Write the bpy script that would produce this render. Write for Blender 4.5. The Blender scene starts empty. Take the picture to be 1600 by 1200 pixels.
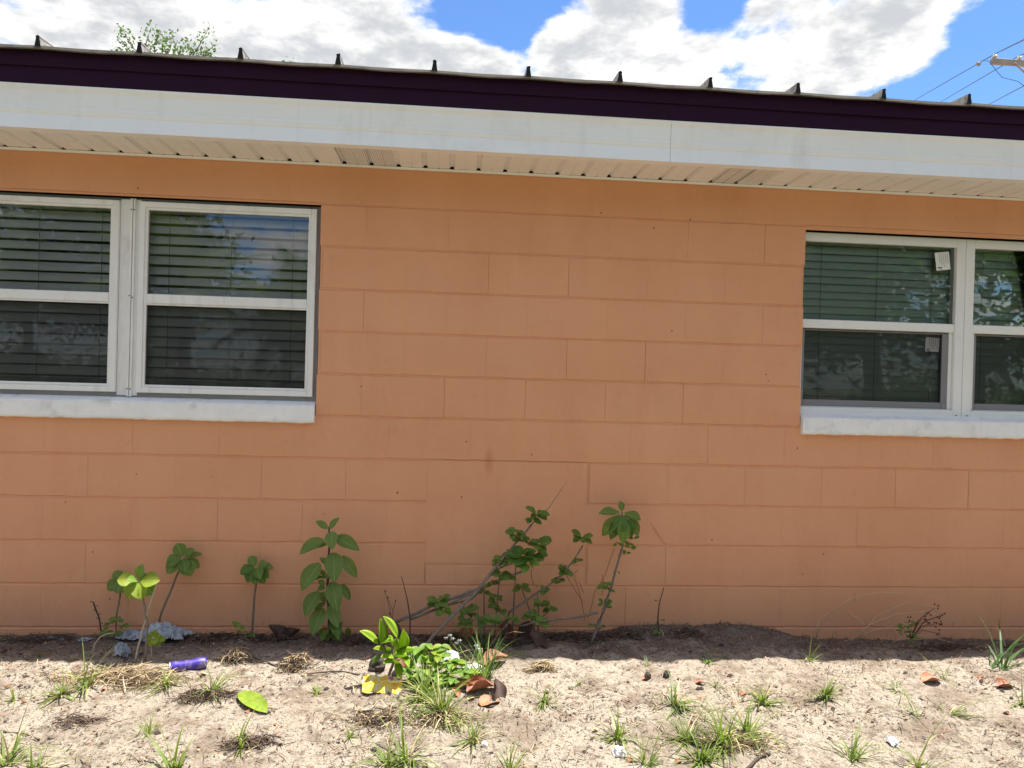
import bpy, math, random
from mathutils import Vector, Matrix, noise
R = math.radians
rnd = random.Random(7)
scene = bpy.context.scene
col = scene.collection

# ------------------------------------------------------------------ camera
FPX = 1200.0                      # focal length for a 1600 px wide frame
CAM = Vector((0.888, -3.840, 1.2477))
YAW, PIT, ROL = 0.08555, -0.00622, 0.0277
cam_d = bpy.data.cameras.new('camera'); cam_o = bpy.data.objects.new('camera', cam_d); col.objects.link(cam_o)
fwd = Vector((math.sin(YAW) * math.cos(PIT), math.cos(YAW) * math.cos(PIT), math.sin(PIT)))
right0 = Vector((math.cos(YAW), -math.sin(YAW), 0))
up0 = right0.cross(fwd)
# picture content is turned clockwise by ROL, so the camera is turned counter-clockwise
right = right0 * math.cos(ROL) + up0 * math.sin(ROL)
up = up0 * math.cos(ROL) - right0 * math.sin(ROL)
cam_o.matrix_world = Matrix(((right.x, up.x, -fwd.x, CAM.x), (right.y, up.y, -fwd.y, CAM.y), (right.z, up.z, -fwd.z, CAM.z), (0, 0, 0, 1)))
cam_d.sensor_fit = 'HORIZONTAL'; cam_d.sensor_width = 36.0; cam_d.lens = 36.0 * FPX / 1600.0
cam_d.clip_start = 0.05; cam_d.clip_end = 3000
scene.camera = cam_o

def ray(px, py):
    a = (px - 800) / FPX; b = -(py - 600) / FPX
    return fwd + right * a + up * b
def at(px, py, Y):                # the point seen at that place in the photograph, on the plane Y
    d = ray(px, py); return CAM + d * ((Y - CAM.y) / d.y)
def mpp(Y): return (Y - CAM.y) / FPX

# ------------------------------------------------------------------ light
SUN_DIR = Vector((0.26, 0.035, 1.0)).normalized()      # towards the sun
EXPOSURE = 1.5
sun_d = bpy.data.lights.new('sun', 'SUN'); sun_d.energy = 3.9; sun_d.angle = R(0.55); sun_d.color = (1.0, 0.96, 0.9)
sun_o = bpy.data.objects.new('sun', sun_d); col.objects.link(sun_o)
sun_o.rotation_euler = (-SUN_DIR).to_track_quat('-Z', 'Y').to_euler()
sun_o.location = (0, 0, 20)

world = bpy.data.worlds.new('World'); scene.world = world; world.use_nodes = True
wt = world.node_tree; wn = wt.nodes; wl = wt.links; wn.clear()
def N(tree, t, **k):
    n = tree.nodes.new(t)
    for a, v in k.items():
        if a == 'inp':
            for i, x in v.items(): n.inputs[i].default_value = x
        else: setattr(n, a, v)
    return n
def math_(tree, op, a, b=None, c=None, clamp=False):
    n = tree.nodes.new('ShaderNodeMath'); n.operation = op; n.use_clamp = clamp
    for i, v in enumerate((a, b, c)):
        if v is None: continue
        if isinstance(v, (int, float)): n.inputs[i].default_value = v
        else: tree.links.new(v, n.inputs[i])
    return n.outputs[0]
def maprange(tree, v, a, b, c=0.0, d=1.0, smooth=False):
    n = tree.nodes.new('ShaderNodeMapRange'); n.clamp = True
    if smooth: n.interpolation_type = 'SMOOTHSTEP'
    tree.links.new(v, n.inputs[0])
    for i, x in enumerate((a, b, c, d)): n.inputs[i + 1].default_value = x
    return n.outputs[0]
def mixc(tree, fac, a, b, blend='MIX'):
    n = tree.nodes.new('ShaderNodeMix'); n.data_type = 'RGBA'; n.blend_type = blend
    for i, v in ((0, fac), (6, a), (7, b)):
        if isinstance(v, (int, float)): n.inputs[i].default_value = v
        elif isinstance(v, tuple): n.inputs[i].default_value = (*v, 1) if len(v) == 3 else v
        else: tree.links.new(v, n.inputs[i])
    return n.outputs[2]

sky = N(wt, 'ShaderNodeTexSky', sky_type='NISHITA', sun_disc=False)
sky.sun_elevation = math.asin(SUN_DIR.z); sky.sun_rotation = math.atan2(SUN_DIR.x, SUN_DIR.y)
sky.air_density = 1.0; sky.dust_density = 0.3; sky.ozone_density = 2.0
tc = N(wt, 'ShaderNodeTexCoord')
sep = N(wt, 'ShaderNodeSeparateXYZ'); wl.new(tc.outputs['Generated'], sep.inputs[0])
zc = math_(wt, 'ADD', math_(wt, 'MAXIMUM', sep.outputs[2], 0.0), 0.14)
comb = N(wt, 'ShaderNodeCombineXYZ')
wl.new(math_(wt, 'DIVIDE', sep.outputs[0], zc), comb.inputs[0]); wl.new(math_(wt, 'DIVIDE', sep.outputs[1], zc), comb.inputs[1])
comb.inputs[2].default_value = 3.3
n1 = N(wt, 'ShaderNodeTexNoise', inp={'Scale': 3.6, 'Detail': 14.0, 'Roughness': 0.60, 'Distortion': 0.1}); wl.new(comb.outputs[0], n1.inputs['Vector'])
n2 = N(wt, 'ShaderNodeTexNoise', inp={'Scale': 7.0, 'Detail': 10.0, 'Roughness': 0.6}); wl.new(comb.outputs[0], n2.inputs['Vector'])
field = n1.outputs[0]
def blob(px, py, rad_px, amp):    # a gap or a bank in the visible part of the cloud deck
    global field
    d = ray(px, py).normalized()
    v = N(wt, 'ShaderNodeVectorMath', operation='DOT_PRODUCT'); wl.new(tc.outputs['Generated'], v.inputs[0]); v.inputs[1].default_value = d
    c = math.cos(rad_px / FPX)
    field = math_(wt, 'ADD', field, maprange(wt, v.outputs['Value'], c, 1.0, 0.0, amp, True))
CLOUDS = [(760, 22, 95, -0.26), (880, -5, 70, -0.20), (1600, 150, 240, -0.42), (1110, -20, 70, -0.22), (1340, -5, 50, -0.16), (830, 128, 45, -0.10),
          (1290, 80, 200, 0.16), (560, 80, 180, 0.12), (990, 60, 130, 0.16), (200, 40, 400, 0.10), (1480, 10, 100, 0.26), (1150, 135, 50, -0.16), (640, 35, 40, -0.14), (740, 105, 80, 0.26), (880, 90, 80, 0.20), (1400, 70, 90, 0.16)]
for b_ in CLOUDS: blob(*b_)
cov = maprange(wt, field, 0.425, 0.575, 0, 1, True)
shade = maprange(wt, math_(wt, 'ADD', math_(wt, 'MULTIPLY', n2.outputs[0], 0.8), math_(wt, 'MULTIPLY', field, 0.55)), 0.60, 0.90, 0, 1, True)
ccol = mixc(wt, shade, (5.7, 5.6, 5.4), (2.9, 3.0, 3.15))
skyc = mixc(wt, cov, mixc(wt, 1.0, sky.outputs[0], (0.55, 0.74, 0.98), 'MULTIPLY'), ccol)
bg = N(wt, 'ShaderNodeBackground'); wl.new(skyc, bg.inputs[0]); bg.inputs[1].default_value = 0.08
wo = N(wt, 'ShaderNodeOutputWorld'); wl.new(bg.outputs[0], wo.inputs[0])
world.cycles.sampling_method = 'MANUAL'; world.cycles.sample_map_resolution = 1024

vs = scene.view_settings
scene.display_settings.display_device = 'sRGB'
vs.view_transform = 'Standard'; vs.look = 'None'; vs.exposure = EXPOSURE; vs.gamma = 1.0; vs.use_curve_mapping = False
scene.render.engine = 'CYCLES'
cy = scene.cycles
cy.use_denoising = True
try: cy.denoiser = 'OPENIMAGEDENOISE'; cy.denoising_prefilter = 'ACCURATE'
except Exception: pass
cy.max_bounces = 10; cy.diffuse_bounces = 5; cy.glossy_bounces = 4; cy.transmission_bounces = 6; cy.transparent_max_bounces = 16
cy.caustics_reflective = False; cy.caustics_refractive = False; cy.sample_clamp_indirect = 8.0

# ------------------------------------------------------------------ materials
def mat(name, color, rough=0.7, var=0.0, vscale=8.0, bump=0.0, bscale=60.0, metal=0.0, spec=0.4, stain=None, objvar=0.0):
    m = bpy.data.materials.new(name); m.use_nodes = True
    t = m.node_tree; b = t.nodes['Principled BSDF']
    b.inputs['Roughness'].default_value = rough; b.inputs['Metallic'].default_value = metal
    b.inputs['Specular IOR Level'].default_value = spec
    c = None
    geo = N(t, 'ShaderNodeNewGeometry'); pos = geo.outputs['Position']
    if var > 0:
        n = N(t, 'ShaderNodeTexNoise', inp={'Scale': vscale, 'Detail': 5.0, 'Roughness': 0.6}); t.links.new(pos, n.inputs['Vector'])
        f = maprange(t, n.outputs[0], 0.3, 0.7)
        c = mixc(t, f, tuple(x * (1 - var) for x in color), tuple(min(1, x * (1 + var)) for x in color))
    if stain:
        sc, scol, lo, hi, amt = stain
        n = N(t, 'ShaderNodeTexNoise', inp={'Scale': sc, 'Detail': 7.0, 'Roughness': 0.65}); t.links.new(pos, n.inputs['Vector'])
        c = mixc(t, maprange(t, n.outputs[0], lo, hi, 0, amt), c if c else color, scol)
    if objvar > 0:
        oi = N(t, 'ShaderNodeObjectInfo')
        hs = N(t, 'ShaderNodeHueSaturation'); t.links.new(maprange(t, oi.outputs['Random'], 0, 1, 1 - objvar, 1 + objvar), hs.inputs['Value'])
        if c is None: hs.inputs['Color'].default_value = (*color, 1)
        else: t.links.new(c, hs.inputs['Color'])
        c = hs.outputs[0]
    if c is None: b.inputs['Base Color'].default_value = (*color, 1)
    else: t.links.new(c, b.inputs['Base Color'])
    if bump > 0:
        n = N(t, 'ShaderNodeTexNoise', inp={'Scale': bscale, 'Detail': 6.0, 'Roughness': 0.6}); t.links.new(pos, n.inputs['Vector'])
        bp = N(t, 'ShaderNodeBump', inp={'Strength': 1.0, 'Distance': bump}); t.links.new(n.outputs[0], bp.inputs['Height']); t.links.new(bp.outputs[0], b.inputs['Normal'])
    return m

def leaf_mat(name, c1, c2, trans=0.35, rough=0.5, yellow=None):
    m = bpy.data.materials.new(name); m.use_nodes = True; t = m.node_tree
    b = t.nodes['Principled BSDF']; out = t.nodes['Material Output']
    oi = N(t, 'ShaderNodeObjectInfo'); geo = N(t, 'ShaderNodeNewGeometry')
    n = N(t, 'ShaderNodeTexNoise', inp={'Scale': 22.0, 'Detail': 4.0}); t.links.new(geo.outputs['Position'], n.inputs['Vector'])
    f = math_(t, 'ADD', math_(t, 'MULTIPLY', maprange(t, n.outputs[0], 0.3, 0.7), 0.5), math_(t, 'MULTIPLY', oi.outputs['Random'], 0.5))
    c = mixc(t, f, c1, c2)
    if yellow:
        n3 = N(t, 'ShaderNodeTexNoise', inp={'Scale': 30.0, 'Detail': 3.0}); t.links.new(geo.outputs['Position'], n3.inputs['Vector'])
        c = mixc(t, maprange(t, n3.outputs[0], 0.58, 0.72, 0, 0.8), c, yellow)
    tcn = N(t, 'ShaderNodeTexCoord'); sp = N(t, 'ShaderNodeSeparateXYZ'); t.links.new(tcn.outputs['UV'], sp.inputs[0])
    # midrib and side veins from the leaf's own coordinates
    u = math_(t, 'ABSOLUTE', math_(t, 'SUBTRACT', sp.outputs[0], 0.5))
    rib = maprange(t, u, 0.0, 0.035, 0.55, 0.0)
    vein = math_(t, 'SINE', math_(t, 'MULTIPLY', math_(t, 'SUBTRACT', sp.outputs[1], math_(t, 'MULTIPLY', u, 0.7)), 48.0))
    veinf = maprange(t, vein, 0.8, 1.0, 0.0, 0.10)
    c = mixc(t, math_(t, 'MAXIMUM', rib, veinf), c, tuple(min(1, x * 1.7 + 0.02) for x in c2))
    t.links.new(c, b.inputs['Base Color']); b.inputs['Roughness'].default_value = rough; b.inputs['Specular IOR Level'].default_value = 0.35
    bp = N(t, 'ShaderNodeBump', inp={'Strength': 0.12, 'Distance': 0.002}); t.links.new(vein, bp.inputs['Height']); t.links.new(bp.outputs[0], b.inputs['Normal'])
    tr = N(t, 'ShaderNodeBsdfTranslucent'); t.links.new(mixc(t, 1.0, c, (1.5, 1.6, 0.7), 'MULTIPLY'), tr.inputs[0])
    mx = N(t, 'ShaderNodeMixShader'); mx.inputs[0].default_value = trans
    t.links.new(b.outputs[0], mx.inputs[1]); t.links.new(tr.outputs[0], mx.inputs[2]); t.links.new(mx.outputs[0], out.inputs[0])
    return m

M = {}
# painted block: orange masonry paint with faint unevenness, brush texture and dirt specks
def paint_mat():
    m = bpy.data.materials.new('orange_masonry_paint'); m.use_nodes = True; t = m.node_tree; b = t.nodes['Principled BSDF']
    geo = N(t, 'ShaderNodeNewGeometry'); pos = geo.outputs['Position']
    a = N(t, 'ShaderNodeTexNoise', inp={'Scale': 1.7, 'Detail': 6.0, 'Roughness': 0.6}); t.links.new(pos, a.inputs['Vector'])
    c = mixc(t, maprange(t, a.outputs[0], 0.3, 0.7), (0.675, 0.312, 0.160), (0.735, 0.360, 0.200))
    oi = N(t, 'ShaderNodeObjectInfo')
    hs = N(t, 'ShaderNodeHueSaturation'); t.links.new(c, hs.inputs['Color']); t.links.new(maprange(t, oi.outputs['Random'], 0, 1, 0.99, 1.01), hs.inputs['Value'])
    c = hs.outputs[0]
    v = N(t, 'ShaderNodeTexNoise', inp={'Scale': 14.0, 'Detail': 9.0, 'Roughness': 0.75}); t.links.new(pos, v.inputs['Vector'])
    c = mixc(t, maprange(t, v.outputs[0], 0.56, 0.72, 0, 0.22), c, (0.45, 0.19, 0.085))
    mpr = N(t, 'ShaderNodeMapping'); mpr.inputs['Scale'].default_value = (5.0, 5.0, 1.1); t.links.new(pos, mpr.inputs[0])
    rol = N(t, 'ShaderNodeTexNoise', inp={'Scale': 1.0, 'Detail': 7.0, 'Roughness': 0.65}); t.links.new(mpr.outputs[0], rol.inputs['Vector'])
    c = mixc(t, maprange(t, rol.outputs[0], 0.50, 0.68, 0, 0.35), c, (0.74, 0.37, 0.19))      # roller passes and sun fading
    c = mixc(t, maprange(t, rol.outputs[0], 0.46, 0.34, 0, 0.12), c, (0.55, 0.23, 0.10))
    vd = N(t, 'ShaderNodeVectorMath', operation='MULTIPLY_ADD'); t.links.new(pos, vd.inputs[0]); vd.inputs[1].default_value = (30, 0, 11); vd.inputs[2].default_value = (-1.112 * 30, 0, -0.835 * 11)
    vl = N(t, 'ShaderNodeVectorMath', operation='LENGTH'); t.links.new(vd.outputs[0], vl.inputs[0])
    c = mixc(t, maprange(t, math_(t, 'ADD', vl.outputs['Value'], math_(t, 'MULTIPLY', v.outputs[0], 0.8)), 0.5, 1.3, 0.45, 0), c, (0.42, 0.13, 0.03))
    # sparse dark scuffs and splashes
    vo = N(t, 'ShaderNodeTexVoronoi', inp={'Scale': 7.0, 'Randomness': 1.0}); t.links.new(pos, vo.inputs['Vector'])
    s = N(t, 'ShaderNodeTexNoise', inp={'Scale': 60.0, 'Detail': 3.0}); t.links.new(pos, s.inputs['Vector'])
    spk = maprange(t, math_(t, 'ADD', vo.outputs['Distance'], math_(t, 'MULTIPLY', s.outputs[0], 0.10)), 0.078, 0.092, 0.75, 0)
    c = mixc(t, spk, c, (0.16, 0.075, 0.05))
    sp = N(t, 'ShaderNodeSeparateXYZ'); t.links.new(pos, sp.inputs[0])
    mp = N(t, 'ShaderNodeMapping'); mp.inputs['Scale'].default_value = (55, 55, 16); t.links.new(pos, mp.inputs[0])
    s2 = N(t, 'ShaderNodeTexNoise', inp={'Scale': 1.0, 'Detail': 4.0, 'Roughness': 0.7}); t.links.new(mp.outputs[0], s2.inputs['Vector'])
    low = maprange(t, sp.outputs[2], -0.05, 0.30, 0.13, 0.0)       # mud thrown up by rain
    mud = maprange(t, math_(t, 'ADD', s2.outputs[0], low), 0.73, 0.80, 0, 0.5)
    c = mixc(t, mud, c, (0.17, 0.09, 0.06))
    t.links.new(c, b.inputs['Base Color']); b.inputs['Roughness'].default_value = 0.6; b.inputs['Specular IOR Level'].default_value = 0.3
    bn = N(t, 'ShaderNodeTexNoise', inp={'Scale': 130.0, 'Detail': 5.0, 'Roughness': 0.6}); t.links.new(pos, bn.inputs['Vector'])
    bn2 = N(t, 'ShaderNodeTexNoise', inp={'Scale': 18.0, 'Detail': 4.0, 'Roughness': 0.6}); t.links.new(pos, bn2.inputs['Vector'])
    hgt = math_(t, 'ADD', math_(t, 'MULTIPLY', bn.outputs[0], 0.35), bn2.outputs[0])
    bp = N(t, 'ShaderNodeBump', inp={'Strength': 1.0, 'Distance': 0.0028}); t.links.new(hgt, bp.inputs['Height']); t.links.new(bp.outputs[0], b.inputs['Normal'])
    return m
M['paint'] = paint_mat()
M['interior'] = mat('interior_plaster', (0.35, 0.34, 0.32), 0.9)
M['sill'] = mat('white_painted_sill', (0.86, 0.85, 0.84), 0.7, 0.05, 12, 0.0025, 60, stain=(9, (0.45, 0.42, 0.37), 0.55, 0.75, 0.6))
M['white_metal'] = mat('white_aluminium', (0.80, 0.785, 0.77), 0.45, 0.03, 6, stain=(7, (0.52, 0.47, 0.40), 0.56, 0.78, 0.55))
M['white_vinyl'] = mat('white_vinyl', (0.80, 0.79, 0.77), 0.4, 0.02, 6, stain=(11, (0.60, 0.57, 0.52), 0.6, 0.8, 0.4))
M['grey_metal'] = mat('grey_aluminium', (0.30, 0.29, 0.29), 0.5, 0.05, 10)
M['screen_frame'] = mat('screen_frame_grey', (0.22, 0.21, 0.22), 0.5)
M['fascia'] = mat('white_fascia_metal', (0.90, 0.89, 0.885), 0.45, 0.02, 3, stain=(3.5, (0.62, 0.59, 0.55), 0.54, 0.78, 0.4))
def streak(m, scol, amt):
    t = m.node_tree; b = t.nodes['Principled BSDF']; g = N(t, 'ShaderNodeNewGeometry'); mp = N(t, 'ShaderNodeMapping'); mp.inputs['Scale'].default_value = (16, 16, 1.6); t.links.new(g.outputs['Position'], mp.inputs[0])
    n = N(t, 'ShaderNodeTexNoise', inp={'Scale': 1.0, 'Detail': 8.0, 'Roughness': 0.7}); t.links.new(mp.outputs[0], n.inputs['Vector'])
    old = b.inputs['Base Color'].links[0].from_socket; t.links.new(mixc(t, maprange(t, n.outputs[0], 0.54, 0.74, 0, amt), old, scol), b.inputs['Base Color'])
streak(M['fascia'], (0.66, 0.64, 0.60), 0.25); streak(M['sill'], (0.62, 0.59, 0.54), 0.3); streak(M['white_metal'], (0.42, 0.37, 0.30), 0.4)
M['soffit'] = mat('cream_soffit', (0.84, 0.84, 0.83), 0.5, 0.03, 6, stain=(6, (0.5, 0.45, 0.38), 0.6, 0.8, 0.4))
M['purple'] = mat('dark_purple_trim_paint', (0.022, 0.0045, 0.020), 0.6, 0.12, 6, 0.0006, 40, spec=0.12)
M['roof_metal'] = mat('weathered_roof_metal', (0.46, 0.43, 0.38), 0.55, 0.15, 7, metal=0.0, stain=(14, (0.13, 0.11, 0.09), 0.52, 0.7, 0.7))
M['roof_edge'] = mat('dirty_roof_edge', (0.20, 0.175, 0.145), 0.7, 0.2, 9, stain=(16, (0.07, 0.06, 0.05), 0.5, 0.7, 0.7))
M['roof_rib'] = mat('mottled_rib_metal', (0.27, 0.25, 0.22), 0.6, 0.25, 30, stain=(40, (0.09, 0.08, 0.07), 0.48, 0.62, 0.8))
M['black'] = mat('black_closure_foam', (0.012, 0.011, 0.011), 0.8)
M['screw'] = mat('dark_screw', (0.03, 0.025, 0.02), 0.5)
M['slat_grey'] = mat('blind_slat_off_white', (0.78, 0.77, 0.76), 0.5)
M['slat_green'] = mat('blind_slat_white', (0.80, 0.81, 0.80), 0.5)
M['cord'] = mat('blind_cord', (0.25, 0.25, 0.24), 0.8)
M['paper'] = mat('paper_label', (0.78, 0.76, 0.74), 0.7)
M['ink'] = mat('black_print', (0.02, 0.02, 0.02), 0.7)
M['twig'] = mat('grey_brown_bark', (0.20, 0.155, 0.12), 0.85, 0.25, 60, 0.001, 200)
M['twig_pale'] = mat('pale_dry_twig', (0.42, 0.36, 0.28), 0.85, 0.2, 60)
M['twig_dark'] = mat('dark_twig', (0.075, 0.05, 0.04), 0.85, 0.25, 60)
M['red_stem'] = mat('red_brown_stem', (0.20, 0.075, 0.05), 0.8)
M['dry_stalk'] = mat('pale_dry_stalk', (0.62, 0.44, 0.24), 0.8)
M['lime'] = mat('lime_leaf', (0.15, 0.23, 0.016), 0.45, 0.2, 30, 0.002, 60, stain=(45, (0.28, 0.29, 0.06), 0.45, 0.65, 0.7))
M['straw'] = mat('dry_grass_straw', (0.42, 0.32, 0.18), 0.8, 0.2, 30)
M['straw_dark'] = mat('rotting_straw', (0.14, 0.095, 0.06), 0.9, 0.3, 40)
M['dead_leaf'] = mat('dead_leaf_brown', (0.25, 0.09, 0.045), 0.6, 0.35, 40, objvar=0.35)
M['dead_leaf_dark'] = mat('dead_leaf_dark_brown', (0.085, 0.045, 0.03), 0.7, 0.3, 40, objvar=0.3)
M['dead_leaf_orange'] = mat('dead_leaf_orange', (0.30, 0.125, 0.06), 0.6, 0.3, 50, objvar=0.25)
M['dead_leaf_tan'] = mat('dead_leaf_tan', (0.45, 0.33, 0.17), 0.6, 0.2, 50, objvar=0.25)
M['leaf'] = leaf_mat('green_shrub_leaf', (0.095, 0.165, 0.030), (0.175, 0.255, 0.050), 0.3)
M['leaf_tall'] = leaf_mat('fuzzy_green_leaf', (0.115, 0.19, 0.040), (0.185, 0.265, 0.065), 0.25, 0.6)
M['leaf_young'] = leaf_mat('young_green_leaf', (0.12, 0.23, 0.035), (0.20, 0.32, 0.055), 0.4)
M['leaf_yellow'] = leaf_mat('yellow_green_leaf', (0.20, 0.30, 0.03), (0.34, 0.40, 0.05), 0.45)
M['leaf_tinged'] = leaf_mat('yellow_tinged_leaf', (0.07, 0.15, 0.025), (0.10, 0.19, 0.03), 0.3, 0.5, (0.40, 0.33, 0.05))
M['succulent'] = leaf_mat('bright_succulent_leaf', (0.25, 0.38, 0.03), (0.34, 0.46, 0.05), 0.45, 0.4)
M['grass'] = leaf_mat('grass_blade', (0.11, 0.175, 0.03), (0.21, 0.27, 0.07), 0.4)
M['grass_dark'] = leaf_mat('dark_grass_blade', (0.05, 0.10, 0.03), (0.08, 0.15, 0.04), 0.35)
M['crown'] = leaf_mat('tree_foliage', (0.05, 0.10, 0.02), (0.10, 0.17, 0.04), 0.35)
M['palm'] = leaf_mat('palm_frond', (0.08, 0.13, 0.03), (0.14, 0.20, 0.06), 0.3)
M['bark'] = mat('tree_bark', (0.16, 0.125, 0.095), 0.9, 0.3, 8, 0.01, 30)
M['flower'] = mat('white_petal', (0.80, 0.80, 0.74), 0.7)
M['flower_brown'] = mat('brown_seed_head', (0.10, 0.035, 0.025), 0.9)
M['can'] = mat('purple_can_paint', (0.060, 0.038, 0.30), 0.42, 0.25, 30, metal=0.3, stain=(38, (0.26, 0.22, 0.22), 0.5, 0.68, 0.75))
M['can_rim'] = mat('bare_aluminium', (0.75, 0.75, 0.76), 0.35, metal=0.6)
M['can_inside'] = mat('can_inside', (0.10, 0.10, 0.10), 0.5, metal=0.3)
M['bag'] = mat('grey_plastic_bag', (0.36, 0.39, 0.43), 0.35, 0.25, 25, stain=(20, (0.10, 0.085, 0.07), 0.5, 0.68, 0.9))
M['white_plastic'] = mat('white_plastic_sheet', (0.78, 0.79, 0.80), 0.4, 0.08, 40)
M['stone'] = mat('white_stone', (0.72, 0.71, 0.68), 0.8, 0.1, 60, 0.002, 90)
M['wood_pole'] = mat('weathered_pole_wood', (0.36, 0.30, 0.24), 0.85, 0.25, 5)
M['porcelain'] = mat('grey_porcelain', (0.66, 0.66, 0.66), 0.3)
M['wire'] = mat('wire_black', (0.03, 0.03, 0.035), 0.6)
M['clod'] = mat('soil_clod', (0.055, 0.042, 0.034), 0.95, 0.3, 60)

def glass_mat(name, tint, ior):
    m = bpy.data.materials.new(name); m.use_nodes = True; t = m.node_tree; t.nodes.remove(t.nodes['Principled BSDF'])
    out = t.nodes['Material Output']
    fr = N(t, 'ShaderNodeFresnel'); fr.inputs[0].default_value = ior
    n = N(t, 'ShaderNodeTexNoise', inp={'Scale': 1.6, 'Detail': 1.0}); g0 = N(t, 'ShaderNodeNewGeometry'); t.links.new(g0.outputs['Position'], n.inputs['Vector'])
    bp = N(t, 'ShaderNodeBump', inp={'Strength': 1.0, 'Distance': 0.0002}); t.links.new(n.outputs[0], bp.inputs['Height'])
    g = N(t, 'ShaderNodeBsdfGlossy'); g.inputs['Roughness'].default_value = 0.015; t.links.new(bp.outputs[0], g.inputs['Normal'])
    tr = N(t, 'ShaderNodeBsdfTransparent'); tr.inputs[0].default_value = (*tint, 1)
    mx = N(t, 'ShaderNodeMixShader'); t.links.new(fr.outputs[0], mx.inputs[0]); t.links.new(tr.outputs[0], mx.inputs[1]); t.links.new(g.outputs[0], mx.inputs[2])
    t.links.new(mx.outputs[0], out.inputs[0]); return m
M['glass_left'] = glass_mat('grey_window_glass', (0.97, 0.97, 0.97), 1.65)
M['glass_right'] = glass_mat('green_window_glass', (0.87, 0.92, 0.885), 1.6)
def screen_mat():
    m = bpy.data.materials.new('insect_screen'); m.use_nodes = True; t = m.node_tree; out = t.nodes['Material Output']; b = t.nodes['Principled BSDF']
    b.inputs['Base Color'].default_value = (0.012, 0.012, 0.013, 1); b.inputs['Roughness'].default_value = 0.7
    tr = N(t, 'ShaderNodeBsdfTransparent'); mx = N(t, 'ShaderNodeMixShader'); mx.inputs[0].default_value = 0.26
    t.links.new(tr.outputs[0], mx.inputs[1]); t.links.new(b.outputs[0], mx.inputs[2]); t.links.new(mx.outputs[0], out.inputs[0]); return m
M['screen'] = screen_mat()
def perf_mat():
    m = M['soffit'].copy(); m.name = 'perforated_soffit'; t = m.node_tree; b = t.nodes['Principled BSDF']
    g = N(t, 'ShaderNodeNewGeometry'); mp = N(t, 'ShaderNodeMapping'); mp.inputs['Scale'].default_value = (125, 80, 0.0); t.links.new(g.outputs['Position'], mp.inputs[0])
    vo = N(t, 'ShaderNodeTexVoronoi', inp={'Scale': 1.0, 'Randomness': 0.0}); t.links.new(mp.outputs[0], vo.inputs['Vector'])
    old = b.inputs['Base Color'].links[0].from_socket
    t.links.new(mixc(t, maprange(t, vo.outputs['Distance'], 0.24, 0.32, 0.9, 0.0), old, (0.06, 0.05, 0.04)), b.inputs['Base Color']); return m
M['soffit_perforated'] = perf_mat()
def wrapper_mat():
    m = bpy.data.materials.new('printed_snack_wrapper'); m.use_nodes = True; t = m.node_tree; b = t.nodes['Principled BSDF']
    g = N(t, 'ShaderNodeNewGeometry'); pos = g.outputs['Position']
    v = N(t, 'ShaderNodeTexNoise', inp={'Scale': 34.0, 'Detail': 2.0, 'Distortion': 0.8}); t.links.new(pos, v.inputs['Vector'])
    r = N(t, 'ShaderNodeValToRGB'); e = r.color_ramp
    cols = [(0.0, (0.78, 0.20, 0.02)), (0.36, (0.80, 0.30, 0.02)), (0.42, (0.66, 0.45, 0.04)), (0.52, (0.68, 0.50, 0.05)), (0.555, (0.60, 0.55, 0.34)), (0.60, (0.56, 0.52, 0.38)), (0.64, (0.42, 0.14, 0.18))]
    for i, (p_, c) in enumerate(cols):
        el = e.elements[i] if i < 2 else e.elements.new(p_)
        el.position = p_; el.color = (*c, 1)
    t.links.new(v.outputs[0], r.inputs[0])
    t.links.new(r.outputs[0], b.inputs['Base Color']); b.inputs['Roughness'].default_value = 0.35; return m
M['wrapper'] = wrapper_mat()
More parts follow.
